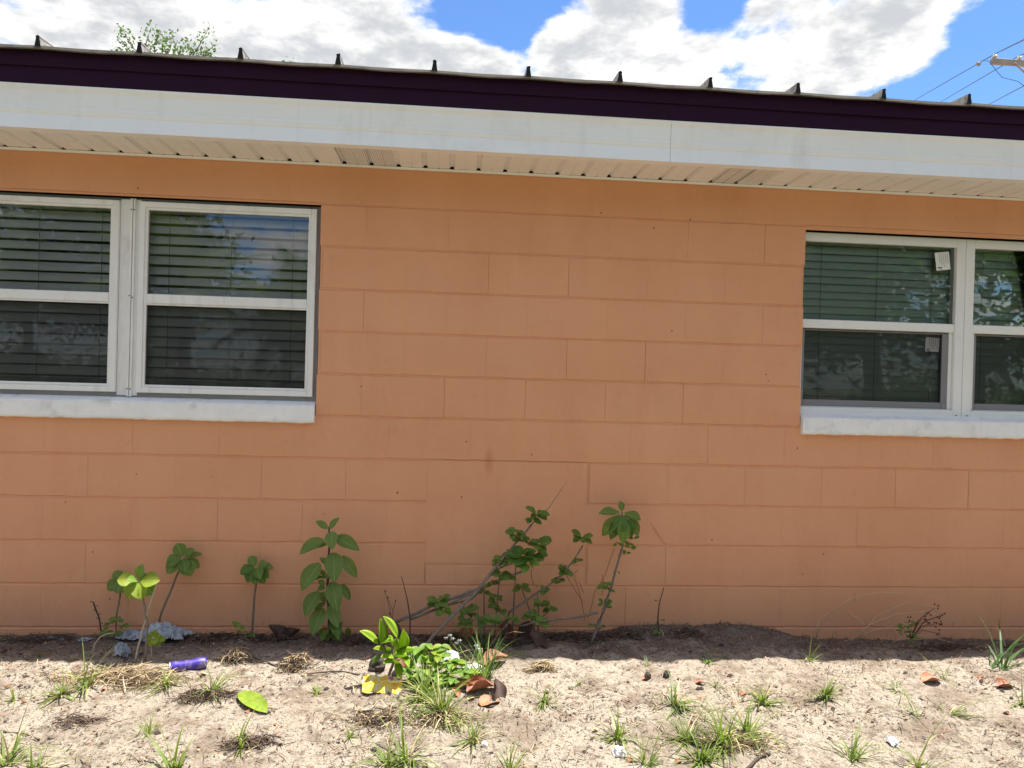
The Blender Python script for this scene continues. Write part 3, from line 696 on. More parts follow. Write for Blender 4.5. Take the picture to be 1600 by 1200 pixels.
# soffit panels with V grooves, open at the wall end
PW = 0.1315
def soffit_mesh(m):
    b = MB(); g = .013
    prof = [(0, 0), (.006, g), (.019, g), (.025, 0), (.074, 0), (.078, .0035), (.082, 0), (PW - .0006, 0)]
    k = len(prof)
    for y in (FY + .012, -.006): b.v += [(x, y, 2.2805 + z) for x, z in prof]
    for j in range(k - 1): b.face([j, k + j, k + j + 1, j + 1])
    return b.mesh('soffit_panel', m)
sm, sp_ = soffit_mesh(M['soffit']), soffit_mesh(M['soffit_perforated'])
i0 = int((BX0 - .363) / PW) - 1
for i in range(i0, int((BX1 - .363) / PW) + 1):
    link('soffit_panel', sp_ if (i % 14) in (0, 1) else sm, house, (.3505 + i * PW - HO.x, 0, rnd.uniform(-.0008, .0008)))
for x0, x1 in ((WX0 - .3, .3505 + i0 * PW - .001), (.3505 + (int((BX1 - .363) / PW) + 1) * PW + .001, WX1 + .3)):
    hb(MB().box(x0, x1, FY + .012, -.006, 2.2805, 2.284), 'soffit_sheet', M['soffit'])
jb = MB(); njc = 90
for i in range(njc + 1):
    x = WX0 + (WX1 - WX0) * i / njc; w = .0014 * noise.noise((x * 2.1, 4, 0))
    jb.v += [(x, -.003, 2.268 + w), (x, -.015, 2.269 + w), (x, -.016, 2.2785 + w), (x, -.0145, 2.2785 + w)]
for i in range(njc):
    for j in range(3): jb.face([i * 4 + j, (i + 1) * 4 + j, (i + 1) * 4 + j + 1, i * 4 + j + 1])
hb(jb, 'wall_channel', M['soffit'])
hb(MB().box(WX0, WX1, FY + .015, .2, 2.33, 2.34), 'eave_deck', M['black'])
# metal roof: pans between standing seams
SL = 0.055; RY0 = -.392; RY1 = 7.9
RIBS = [-0.883 + .4198 * i for i in range(-5, 16)]
def pan_mesh():
    b = MB(); n = 8; w = .4198
    for j, y in enumerate((RY0, RY0 + .02, RY0 + .3, RY1)):
        for i in range(n + 1):
            u = i / n; sag = -.003 * math.sin(math.pi * u) * (1 if j < 2 else .3)
            b.v.append((w * u, y, 2.6155 + SL * (y - RY0) + sag))
    k = n + 1
    for j in range(3):
        for i in range(n): b.face([j * k + i, j * k + i + 1, (j + 1) * k + i + 1, (j + 1) * k + i])
    o = len(b.v)
    for i in range(n + 1):
        u = i / n; sag = -.003 * math.sin(math.pi * u); z = 2.6155 + sag + .001 * math.sin(9 * u)
        b.v += [(w * u, RY0 - .002, z - .012), (w * u, RY0 + .012, z - .0125)]
    for i in range(n): b.face([o + 2 * i, o + 2 * i + 2, i + 1, i], 1); b.face([o + 2 * i + 1, o + 2 * i + 3, o + 2 * i + 2, o + 2 * i], 1)
    return b.mesh('roof_pan', [M['roof_metal'], M['roof_edge']])
pm = pan_mesh()
def rib_mesh(seed):
    b = MB(); rr = random.Random(seed); j = rr.uniform(-.004, .004)
    s = [(-.013, 0), (-.007, .034), (-.009, .042), (.004 + j, .047), (.009, .040), (.007, .034), (.013, 0)]
    k = len(s)
    for y, mm in ((RY0 - .006 + j * .5, 1), (RY0 + .03, 1), (RY1, 1)):
        b.v += [(x, y, 2.612 + z + SL * (y - RY0)) for x, z in s]
    for t in range(2):
        for i in range(k - 1): b.face([t * k + i, t * k + i + 1, (t + 1) * k + i + 1, (t + 1) * k + i])
    b.face(list(range(k))[::-1], 1)
    return b.mesh('standing_seam', [M['roof_rib'], M['black']])
rms = [rib_mesh(i) for i in range(4)]
for i, x in enumerate(RIBS):
    link('roof_pan', pm, house, (x - HO.x, 0, rnd.uniform(-.002, .002)))
    o = link('standing_seam', rms[i % 4], house, (x + rnd.uniform(-.004, .004) - HO.x, 0, rnd.uniform(-.002, .002)))
hb(MB().box(WX0 - .3, WX1 + .3, FY + .02, RY1 - .1, 2.5, 2.595), 'roof_deck', M['black'])

# ------------------------------------------------------------------ plants
def leaf_mesh(name, m, shape='obovate', fold=.12, droop=.25, wave=0.0, seg=7, thick=0.0):
    b = MB(); W = []
    for i in range(seg + 1):
        t = i / seg
        if shape == 'obovate': w = math.sin(math.pi * min(1, t ** 1.25 * .97 + .03)) ** .75
        elif shape == 'round': w = math.sin(math.pi * (t * .96 + .04)) ** .55
        elif shape == 'lance': w = math.sin(math.pi * (t ** .8 * .98 + .02)) ** 1.1
        else: w = math.sin(math.pi * (t ** .9 * .97 + .03)) ** .7
        W.append(max(.03, w))
    for i in range(seg + 1):
        t = i / seg; y = t; z = -droop * t * t
        if droop > .3: y = t * (1 - .18 * t * droop)
        for u in (-1, -.5, 0, .5, 1):
            zz = z + fold * abs(u) * W[i] * .5 + wave * math.sin(7 * t + 3 * u) * abs(u)
            b.v.append((u * .5 * W[i], y, zz)); 
    for i in range(seg):
        for j in range(4): b.face([i * 5 + j, i * 5 + j + 1, (i + 1) * 5 + j + 1, (i + 1) * 5 + j])
    if thick:
        o = len(b.v); b.v += [(x, y, z - thick) for x, y, z in b.v]
        for i in range(seg):
            for j in range(4): b.face([o + (i + 1) * 5 + j, o + (i + 1) * 5 + j + 1, o + i * 5 + j + 1, o + i * 5 + j])
            b.face([i * 5, (i + 1) * 5, o + (i + 1) * 5, o + i * 5]); b.face([(i + 1) * 5 + 4, i * 5 + 4, o + i * 5 + 4, o + (i + 1) * 5 + 4])
    me = b.mesh(name, m, True)
    uv = me.uv_layers.new(name='UV')
    for p in me.polygons:
        for li in p.loop_indices:
            vi = me.loops[li].vertex_index % ((seg + 1) * 5); i, j = divmod(vi, 5)
            uv.data[li].uv = (.5 + (j - 2) * .25 * W[i], i / seg)
    return me
LM = {}
def lmesh(m, shape='obovate', fold=.12, droop=.25, wave=.015, thick=0.0):
    k = (m, shape, fold, droop, wave, thick)
    if k not in LM: LM[k] = leaf_mesh('leaf', M[m], shape, fold, droop, wave, thick=thick)
    return LM[k]
def leaf(root, base, tip, width, me, face=None, name='leaf'):
    """one leaf from base to tip, its upper side turned towards face"""
    base = Vector(base); d = Vector(tip) - base; L = d.length; y = d.normalized()
    f = Vector(face) if face is not None else Vector((0, -.6, .8))
    z = (f - y * f.dot(y))
    if z.length < 1e-3: z = Vector((0, -1, .01))
    z.normalize(); x = y.cross(z)
    o = link(name, me, root)
    m = Matrix(((x.x * width, y.x * L, z.x * L, base.x - root.location.x), (x.y * width, y.y * L, z.y * L, base.y - root.location.y), (x.z * width, y.z * L, z.z * L, base.z - root.location.z), (0, 0, 0, 1)))
    o.matrix_local = m
    return o
def stem(root, pts, rad, m='twig', name='stem', n=6):
    b = MB(); O = root.location
    b.tube([Vector(p) - O for p in pts], rad, n); return link(name, b.mesh(name, M[m], True), root)
def wob(pts, amp, seed=0, sub=4):
    out = []; pts = [Vector(p) for p in pts]
    for i in range(len(pts) - 1):
        for k in range(sub):
            t = k / sub; p = pts[i].lerp(pts[i + 1], t)
            out.append(p + Vector((noise.noise(p * 23 + Vector((seed, 0, 0))), noise.noise(p * 23 + Vector((0, seed, 9))), noise.noise(p * 23 + Vector((5, 0, seed))))) * amp * (0 if (i == 0 and k == 0) else 1))
    out.append(pts[-1]); return out
def taper(n, a, b): return [a + (b - a) * i / (n - 1) for i in range(n)]
def rosette_px(root, leaves, Y, m, cpx, shape='obovate'):
    """leaves: (tip_x, tip_y, width_px, towards_camera) in photo places around the centre cpx at depth Y"""
    c = at(*cpx, Y)
    for (tx, ty, w, dy, *mm) in leaves:
        tip = at(tx, ty, Y - dy); mt = mm[0] if mm else m
        dirv = (tip - c); base = c + dirv * .12
        face = Vector((0, -.75, .65)) if ty <= cpx[1] + 4 else Vector((0, -.8, .6))
        leaf(root, base, tip, w * 1.2 * mpp(Y), lmesh(mt, shape, .26, .18 if dy < .03 else .34, .03), face)
def bud(root, p, r, n, m, seed, shape='round'):
    """a tuft of small leaves round a shoot tip"""
    rr = random.Random(seed)
    for i in range(n):
        a = 2 * math.pi * i / n * 1.0 + rr.uniform(-.4, .4); el = rr.uniform(-.5, .75)
        d = Vector((math.cos(a) * math.cos(el), math.sin(a) * math.cos(el) * .7 - .15, math.sin(el)))
        L = r * rr.uniform(.75, 1.2)
        leaf(root, Vector(p) + d * r * .15, Vector(p) + d * L, L * rr.uniform(.6, .8), lmesh(m, shape, .12, .2), Vector((0, -.5, .85)))

def plant(name, base, label, cat='plant', group=None): return empty(name, base, label, cat, group)
GP = 'broad leaved seedlings along the wall foot'
# --- seedling with sunlit yellow-green rosette
g = gat(226, 1036); Y = g.y
r = plant('leafy_seedling', g, 'seedling with sunlit yellow green leaf rosette beside the grey plastic bag', group=GP)
stem(r, wob([g, at(231, 975, Y), at(222, 930, Y), at(216, 908, Y)], .003), .0045, 'twig')
rosette_px(r, [(221, 882, 13, .0), (183, 904, 20, .02, 'leaf_yellow'), (247, 905, 22, .02, 'leaf_yellow'), (198, 934, 22, .05, 'leaf_yellow'), (219, 934, 19, .06, 'leaf_yellow'), (240, 928, 20, .0), (203, 902, 12, .05, 'leaf_young'), (234, 897, 12, -.03), (196, 922, 18, -.02)], Y, 'leaf_young', (216, 908))
# --- second seedling, behind
g = gat(182, 985); Y = g.y
r = plant('leafy_seedling', g, 'small dull green seedling half behind the sunlit rosette, with low side shoots', group=GP)
stem(r, wob([g, at(182, 963, Y), at(188, 930, Y), at(190, 910, Y)], .003), .004, 'twig')
rosette_px(r, [(179, 892, 14, 0), (164, 919, 17, .03), (182, 925, 17, .05), (205, 925, 16, .03), (200, 896, 12, 0)], Y, 'leaf', (190, 908))
for i, (x, y) in enumerate(((172, 975), (184, 968), (165, 985), (196, 980), (178, 990))): bud(r, at(x, y, Y - .03), .035, 4, 'leaf', 40 + i)
# --- third seedling on a leaning stem
g = gat(245, 984); Y = g.y
r = plant('leafy_seedling', g, 'dark green rosette on a long stem leaning right above the grey bag', group=GP)
stem(r, wob([g, at(250, 962, Y), at(270, 915, Y), at(283, 884, Y), at(288, 872, Y)], .003), taper(17, .0055, .004), 'twig')
rosette_px(r, [(276, 849, 17, 0), (257, 878, 18, .03), (257, 893, 19, .05), (296, 897, 22, .06), (301, 858, 13, .02), (316, 864, 8, -.02), (312, 886, 13, .0), (288, 890, 14, .07)], Y, 'leaf', (287, 872))
# --- sprout in front of the bag
g = gat(238, 1030); Y = g.y
r = plant('sprout', g, 'small sunlit sprout between the purple can and the clear cup', 'sprout')
stem(r, wob([g, at(236, 1012, Y), at(240, 998, Y)], .002), .0025, 'twig_pale')
rosette_px(r, [(226, 997, 9, .01), (244, 984, 8, 0), (250, 992, 9, 0), (242, 1004, 10, .03), (233, 1010, 9, .02), (258, 1000, 9, 0), (250, 1010, 12, .0, 'leaf'), (236, 987, 7, 0)], Y, 'leaf_yellow', (240, 996))
stem(r, [g, at(226, 1018, Y), at(222, 1034, Y + .01)], .0015, 'twig_pale')
# --- fourth seedling
g = gat(394, 985); Y = g.y
r = plant('leafy_seedling', g, 'upright seedling with drooping dark rosette left of the tall leafy plant', group=GP)
stem(r, wob([g, at(396, 950, Y), at(400, 910, Y), at(401, 888, Y)], .003), taper(13, .006, .0045), 'twig')
rosette_px(r, [(390, 869, 13, 0), (416, 881, 15, .01), (427, 886, 11, .0), (373, 893, 15, .03, 'leaf_tinged'), (384, 908, 16, .05, 'leaf_tinged'), (397, 912, 14, .06, 'leaf'), (412, 910, 14, .05, 'leaf_tinged'), (405, 900, 13, .07), (420, 901, 12, .03)], Y, 'leaf', (401, 886))
for i, (x, y) in enumerate(((378, 988), (388, 994), (372, 978))): bud(r, at(x, y, Y - .02), .03, 4, 'leaf_young', 60 + i)
# --- tall plant
def z8(x, y): return (440 + x / 5.714, 800 + y / 5.714)
g = gat(516, 1002); Y = g.y + .0
r = plant('tall_leafy_plant', g, 'tallest leafy plant with large fuzzy oval leaves against the wall')
stem(r, wob([g, at(*z8(425, 950), Y), at(*z8(412, 640), Y), at(*z8(422, 400), Y), at(*z8(425, 130), Y)], .004), taper(17, .008, .004), 'twig_dark')
TL = [((410, 150), (308, 72), 62, 0), ((432, 150), (502, 46), 58, 0), ((444, 175), (446, 318), 118, .06), ((375, 250), (155, 348), 118, .05), ((480, 225), (684, 318), 120, .05), ((410, 285), (268, 318), 48, .0),
      ((465, 365), (470, 600), 165, .09), ((540, 395), (670, 578), 105, .04), ((345, 462), (160, 680), 150, .06), ((395, 455), (350, 408), 50, .02), ((395, 550), (318, 530), 48, .03), ((350, 570), (272, 602), 52, .04), ((350, 580), (420, 578), 48, .05),
      ((380, 650), (332, 610), 55, .02), ((385, 665), (322, 695), 55, .04), ((450, 625), (492, 865), 145, .09), ((535, 645), (612, 785), 72, .03), ((335, 715), (192, 912), 140, .06), ((395, 735), (330, 745), 55, .02), ((400, 790), (345, 770), 60, .03), ((390, 815), (290, 860), 50, .03),
      ((370, 860), (262, 1080), 140, .08), ((440, 830), (498, 1012), 122, .08), ((470, 970), (500, 1092), 115, .10, 'leaf_tinged'), ((400, 1035), (355, 1120), 85, .08, 'leaf_tinged'), ((470, 1090), (525, 1130), 80, .06, 'leaf_tinged'), ((590, 1030), (600, 1110), 55, .0, 'leaf'), ((440, 1080), (410, 1130), 60, .05, 'leaf_tinged')]
for (b_, t_, w, dy, *mm) in TL:
    leaf(r, at(*z8(*b_), Y - .005), at(*z8(*t_), Y - dy), w / 5.714 * mpp(Y), lmesh(mm[0] if mm else 'leaf_tall', 'ovate', .30, .26, .035), Vector((.12 * math.sin(b_[1]), -.8, .6)))
# --- straggling shrub with leaning branches
def z4(x, y): return (600 + x * .3, 660 + y * .3)
g = gat(632, 985); YS = -.16
r = plant('straggling_shrub', g, 'straggling shrub with long bare branches leaning right along the wall', 'shrub')
B1 = [g, at(617, 972, YS), at(690, 940, YS), at(744, 921, YS), at(780, 907, YS), at(820, 891, YS)]
stem(r, wob(B1, .006, 1), taper(21, .010, .006), 'twig', 'branch')
g2 = gat(649, 1026)
B2 = [g2, at(686, 984, -.36), at(739, 930, -.25), at(768, 893, -.2), at(795, 861, -.17), at(831, 819, -.14)]
stem(r, wob(B2, .006, 2), taper(21, .009, .005), 'twig', 'branch')
stem(r, wob([at(640, 968, YS), at(700, 945, YS - .02), at(744, 923, YS), at(768, 896, YS), at(790, 870, YS)], .006, 12), taper(17, .007, .004), 'twig', 'branch')
stem(r, wob([at(831, 819, -.14), at(858, 793, -.12), at(886, 752, -.10)], .003, 3), taper(9, .0032, .001), 'twig', 'branch')
stem(r, wob([at(766, 894, YS), at(790, 884, YS), at(806, 878, YS)], .003, 4), .004, 'twig', 'branch')
g3 = gat(786, 985)
B4 = [g3, at(795, 957, -.12), at(846, 922, -.11), at(882, 896, -.10), at(911, 852, -.10)]
stem(r, wob(B4, .005, 5), taper(17, .007, .0035), 'twig', 'branch')
stem(r, wob([at(690, 948, YS), at(736, 937, YS + .02), at(760, 915, YS)], .004, 6), .004, 'twig', 'branch')
for i, (x0, y0, x1, y1) in enumerate(((800, 990, 806, 885), (772, 985, 780, 912), (838, 985, 814, 915), (757, 990, 756, 925), (842, 985, 840, 928), (820, 985, 858, 955))):
    gg = gat(x0, y0); stem(r, wob([gg, at((x0 + x1) / 2, (y0 + y1) / 2, gg.y), at(x1, y1, gg.y)], .004, 20 + i), taper(9, .0042, .0028), 'twig', 'branch')
bs = [(838, 802, 17, 8, 'leaf', -.14), (832, 812, 12, 5, 'leaf', -.15), (805, 833, 15, 7, 'leaf', -.17), (815, 842, 13, 6, 'leaf', -.15), (842, 850, 19, 9, 'leaf', -.15), (818, 868, 20, 8, 'leaf_tinged', -.2), (826, 880, 18, 6, 'leaf_young', -.22), (835, 868, 16, 6, 'leaf', -.17), (800, 866, 14, 6, 'leaf', -.16), (779, 878, 14, 6, 'leaf', -.17), (783, 896, 14, 7, 'leaf', -.18), (793, 900, 12, 5, 'leaf', -.16), (768, 912, 12, 5, 'leaf', -.16),
      (686, 938, 17, 7, 'leaf', -.2), (694, 953, 13, 4, 'leaf_young', -.22), (675, 946, 10, 4, 'leaf', -.2), (732, 952, 15, 7, 'leaf', -.16), (740, 962, 10, 5, 'leaf', -.16), (775, 934, 13, 6, 'leaf', -.14), (772, 946, 9, 4, 'leaf', -.14), (815, 918, 12, 6, 'leaf', -.13), (846, 944, 13, 6, 'leaf', -.14), (860, 953, 11, 5, 'leaf', -.13), (909, 839, 18, 9, 'leaf', -.11), (902, 876, 9, 4, 'leaf', -.1), (884, 893, 12, 6, 'leaf', -.11), (872, 907, 11, 6, 'leaf', -.11), (850, 922, 9, 5, 'leaf', -.11), (878, 886, 9, 4, 'leaf', -.11),
      (830, 962, 13, 6, 'leaf', -.16), (756, 925, 10, 5, 'leaf', -.1), (755, 968, 14, 6, 'leaf', -.2), (770, 970, 12, 6, 'leaf', -.25), (845, 970, 12, 5, 'leaf_young', -.2), (800, 968, 11, 5, 'leaf', -.2), (725, 972, 13, 5, 'leaf', -.2), (782, 955, 10, 5, 'leaf', -.13)]
for i, (x, y, rr_, n, m, yy) in enumerate(bs): bud(r, at(x, y, yy), rr_ * 1.12 * mpp(yy), n + 3, m, 100 + i)
stem(r, [at(830, 890, -.16), at(831, 905, -.16), at(834, 914, -.16), at(841, 914, -.16), at(838, 918, -.16)], .0014, 'twig_dark', 'tendril')
for i, pts in enumerate((((903, 890), (896, 897), (905, 925), (914, 968)), ((886, 900), (900, 925), (910, 940)), ((912, 926), (905, 910)))):
    stem(r, wob([at(x, y, -.06) for x, y in pts], .003, 30 + i), .0014, 'red_stem', 'tendril')
# --- rosette plant right of the shrub
g = gat(923, 1008); Y = g.y
r = plant('rosette_plant', g, 'tall stemmed plant with drooping leaf rosette, right of the straggling shrub')
S = [g, at(942, 957, Y + .02), at(957, 909, Y + .04), at(973, 852, Y + .06), at(972, 800, Y + .06)]
stem(r, wob(S, .004, 8), taper(17, .009, .004), 'twig')
rosette_px(r, [(970, 783, 9, 0), (937, 799, 13, .01), (1003, 810, 14, .01), (967, 833, 20, .06), (940, 835, 17, .04), (954, 842, 15, .05, 'leaf_tinged'), (976, 848, 17, .08, 'leaf_young'), (1001, 836, 16, .02), (992, 838, 17, .05, 'leaf_tinged')], Y + .06, 'leaf', (972, 801))
for i, (x, y, rr_, n) in enumerate(((965, 849, 10, 4), (985, 853, 13, 5), (978, 865, 9, 3), (990, 842, 10, 3), (964, 893, 6, 2), (945, 914, 12, 6), (953, 922, 8, 3), (943, 942, 13, 7), (950, 950, 9, 4), (925, 975, 9, 4), (937, 980, 9, 4))): bud(r, at(x, y, Y + .04), rr_ * mpp(Y), n, 'leaf', 200 + i)
stem(r, wob([at(934, 958, Y + .02), at(900, 965, Y - .02), at(850, 970, Y - .03), at(812, 978, Y - .02)], .005, 9), taper(13, .006, .004), 'twig', 'side_branch')
stem(r, wob([at(960, 857, Y + .1), at(945, 900, Y + .1), at(930, 924, Y + .1), at(919, 965, Y + .1)], .003, 10), .0014, 'red_stem', 'tendril')
stem(r, wob([at(941, 898, Y + .1), at(943, 912, Y + .1), at(940, 930, Y + .1)], .004, 11), .0014, 'red_stem', 'tendril')
# --- bare stick plant
g = gat(1030, 990); Y = g.y
r = plant('bare_shoot', g, 'short bare dark shoot standing alone against the wall', 'shoot')
stem(r, wob([g, at(1028, 965, Y), at(1030, 945, Y), at(1037, 918, Y)], .002, 3), taper(13, .0045, .002), 'twig_dark')
for i, (x, y, rr_, n) in enumerate(((1027, 938, 5, 2), (1034, 970, 6, 3), (1029, 986, 8, 4), (1024, 990, 7, 3))): bud(r, at(x, y, Y - .01), rr_ * mpp(Y), n, 'leaf', 300 + i)
# --- dead stems on the left
g = gat(211, 1035); Y = g.y
r = plant('withered_sapling', g, 'pale leafless stem leaning right through the sunlit rosette', 'dead plant')
stem(r, wob([g, at(222, 985, Y), at(237, 935, Y), at(247, 905, Y)], .004, 1), taper(13, .0045, .003), 'twig_pale')
g = gat(159, 990); Y = g.y
r = plant('withered_sapling', g, 'short dark knobbly dead stem at far left of the seedlings', 'dead plant')
st = wob([g, at(156, 968, Y), at(146, 941, Y)], .004, 2); stem(r, st, .0038, 'twig_dark')
for i, p in enumerate(st[1:]): stem(r, [p, p + Vector(((-1) ** i * .014, -.004, .006))], .0018, 'twig_dark', 'thorn')
g = gat(143, 1030); Y = g.y
r = plant('withered_sapling', g, 'pale dry stem arching over near the dark knobbly stem', 'dead plant')
stem(r, [g, at(148, 1006, Y), at(157, 995, Y), at(168, 990, Y), at(178, 989, Y)], taper(5, .0035, .002), 'twig_pale')
g = gat(640, 1008); Y = g.y
r = plant('withered_sapling', g, 'thin upright dead stem rising behind the bright succulent', 'dead plant')
stem(r, wob([g, at(641, 965, Y), at(634, 925, Y), at(627, 900, Y)], .003, 4), taper(13, .004, .0016), 'twig_dark')
g = gat(612, 985); Y = g.y
r = plant('dry_weed', g, 'wispy dry weed with tiny seed heads behind the succulent', 'weed')
for i, pts in enumerate((((612, 985), (614, 955), (606, 935)), ((614, 955), (618, 940)), ((612, 965), (602, 925)), ((611, 975), (609, 960)))):
    stem(r, [g if (k == 0 and i == 0) else at(x, y, Y) for k, (x, y) in enumerate(pts)], .0012, 'twig_dark')
    p = at(*pts[-1], Y); stem(r, [p, p + Vector((0, 0, .008))], .003, 'flower_brown', 'seed_head')
# --- bright succulent
def z7(x, y): return (540 + x * .1875, 930 + y * .1875)
g = gat(606, 1060); Y = g.y - .05
r = plant('succulent', g, 'bright yellow green succulent with thick upright leaves beside the wrapper', 'succulent')
KL = [((270, 405), (108, 308), 62, .02), ((300, 400), (278, 190), 66, 0), ((425, 350), (300, 182), 62, .0), ((440, 480), (470, 270), 75, .05), ((400, 480), (425, 350), 55, -.02), ((480, 470), (505, 310), 50, 0), ((395, 420), (345, 340), 42, .05), ((300, 400), (400, 390), 48, .06), ((400, 520), (285, 525), 52, .09), ((395, 560), (305, 580), 40, .1), ((400, 500), (590, 470), 52, .06), ((420, 520), (515, 520), 50, .1), ((430, 560), (440, 700), 52, .1), ((480, 500), (520, 610), 45, .1), ((330, 460), (225, 455), 40, .05, 'leaf_yellow'), ((350, 470), (330, 440), 42, .1, 'leaf_yellow'), ((300, 500), (220, 580), 40, .0, 'leaf'), ((400, 560), (450, 580), 45, .13, 'leaf_yellow')]
for (b_, t_, w, dy, *mm) in KL:
    leaf(r, at(*z7(*b_), Y - dy * .4), at(*z7(*t_), Y - dy), w * 1.35 * .1875 * mpp(Y), lmesh(mm[0] if mm else 'succulent', 'ovate', .35, -.10, 0.01, .02), Vector((.25, -.45, .85)))
stem(r, wob([g, at(*z7(400, 560), Y), at(*z7(390, 400), Y), at(*z7(380, 340), Y)], .004, 5), .006, 'twig')
stem(r, [at(*z7(390, 520), Y), at(*z7(300, 430), Y), at(*z7(290, 400), Y)], .004, 'leaf_young')
# --- bright weed next to it
g = gat(668, 1062); Y = g.y
r = plant('broad_weed', g, 'bright green leafy weed between the succulent and white plastic', 'weed')
rr = random.Random(21)
for i, (x, y) in enumerate(((655, 1012), (668, 1006), (676, 1018), (663, 1025), (684, 1024), (650, 1030), (690, 1008), (672, 1034), (660, 1042), (688, 1038), (700, 1042), (712, 1046), (705, 1058), (720, 1060), (696, 1064), (684, 1056), (712, 1070), (672, 1052), (728, 1050), (700, 1080), (690, 1090), (704, 1098), (678, 1080), (660, 1072), *[(rr.uniform(632, 725), rr.uniform(1015, 1098)) for _ in range(26)])):
    p = at(x, y, Y - .06 * (y - 1030) / 40)
    stem(r, [g, (g + p) / 2 + Vector((rr.uniform(-.01, .01), rr.uniform(-.02, .01), .012)), p], .0016, 'leaf_young', 'stalk', 4)
    for k in range(3):
        a = rr.uniform(0, 6.28); L = rr.uniform(.036, .062); d = Vector((math.cos(a), -abs(math.sin(a)) * .8, rr.uniform(-.35, .5))).normalized()
        leaf(r, p, p + d * L, L * .55, lmesh('leaf_young' if rr.random() < .65 else 'leaf_yellow', 'ovate', .15, .25), Vector((0, -.35, .95)))
# --- lily-like grass with white flowers
def tuft(name, base, label, n, L, w, spread, m='grass', group='grass tufts on the sand', lean=(0, 0), seed=0, cat='grass tuft', bend=(0.8, 2.2)):
    n = int(n * 1.5); L *= 1.2; w *= 1.35
    rr = random.Random(seed or int(base[0] * 1000)); b = MB(); mats = [M[m], M['straw']]
    for i in range(n):
        a = rr.uniform(0, 6.283); el = rr.uniform(1.2 - spread, 1.42)
        d = Vector((math.cos(a) * math.cos(el) + lean[0], math.sin(a) * math.cos(el) + lean[1], math.sin(el)))
        off = Vector((rr.uniform(-1, 1), rr.uniform(-1, 1), 0)) * L * .07
        px_, py_ = base[0] + off.x, base[1] + off.y
        b.blade(Vector((off.x, off.y, gh(px_, py_) - base[2] - .003)), d, L * rr.uniform(.45, 1.05), w * rr.uniform(.6, 1.15), rr.uniform(*bend), 1 if rr.random() < (.14 if n > 20 else 0) else 0, 5)
    o = b.build(name, mats); o.location = base; tag(o, label, cat, group); return o
g = gat(757, 1066); Y = g.y
r = plant('flowering_grass', g, 'grassy clump with small white flowers right of the white plastic', 'flowering grass')
b = MB(); rr = random.Random(5)
for i in range(46):
    a = rr.uniform(0, 6.28); d = Vector((math.cos(a) * .45 - .08, math.sin(a) * .4, 1)); L = rr.uniform(.10, .25)
    b.blade((rr.uniform(-.02, .02), rr.uniform(-.02, .02), -.004), d, L, .006, rr.uniform(.3, 1.4), 0 if rr.random() < .7 else 1, 5)
link('blades', b.mesh('blades', [M['grass'], M['grass_dark']]), r)
for x, y in ((697, 996), (703, 992), (707, 997), (714, 1004), (718, 1000), (746, 1013), (744, 1008)):
    p = at(x, y, Y + .02); b = MB()
    for k in range(6):
        a = k * 1.047; b.blade(p - r.location, Vector((math.cos(a), -.4, math.sin(a) * .8 + .2)), .011, .006, .3, 0, 3)
    link('flower', b.mesh('flower', M['flower']), r)
for (x, y, bx) in ((702, 998, 724), (716, 1006, 732), (746, 1014, 750)): stem(r, [at(bx, 1055, Y), at((x + bx) / 2 + 3, y + 20, Y + .01), at(x, y, Y + .02)], .0015, 'leaf_young', 'flower_stalk', 4)
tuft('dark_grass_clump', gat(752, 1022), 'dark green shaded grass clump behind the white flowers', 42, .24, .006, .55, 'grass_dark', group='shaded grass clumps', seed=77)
# --- weeds at right by the wall
g = gat(1418, 1010); Y = g.y
r = plant('seeding_weed', g, 'dark weed with brown seed heads below the right window', 'weed')
rr = random.Random(9)
for i in range(26):
    p = at(1420 + rr.gauss(0, 11), 995 + rr.uniform(-24, 12), Y + rr.uniform(-.03, .03)); L = rr.uniform(.02, .04)
    d = Vector((rr.uniform(-1, 1), rr.uniform(-1, .3), rr.uniform(-.2, .8))).normalized(); leaf(r, p, p + d * L, L * .45, lmesh('leaf', 'ovate', .12, .2))
for i, (x, y) in enumerate(((1421, 968), (1445, 966), (1452, 958), (1461, 950), (1468, 964), (1474, 960), (1473, 974), (1462, 978), (1466, 990), (1449, 972), (1430, 975))):
    mid = at((x + 1422) / 2 - 2, (y + 995) / 2 - 8, Y); p = at(x, y, Y)
    stem(r, [at(1422, 1000, Y), mid, p], .0012, 'twig_dark', 'stalk', 4)
    for k in range(3):
        q = p + Vector((rr.uniform(-.012, .012), rr.uniform(-.01, .01), rr.uniform(-.012, .012))); stem(r, [q, q + Vector((.003, 0, .008))], [.004, .0025], 'flower_brown', 'seed_head', 5)
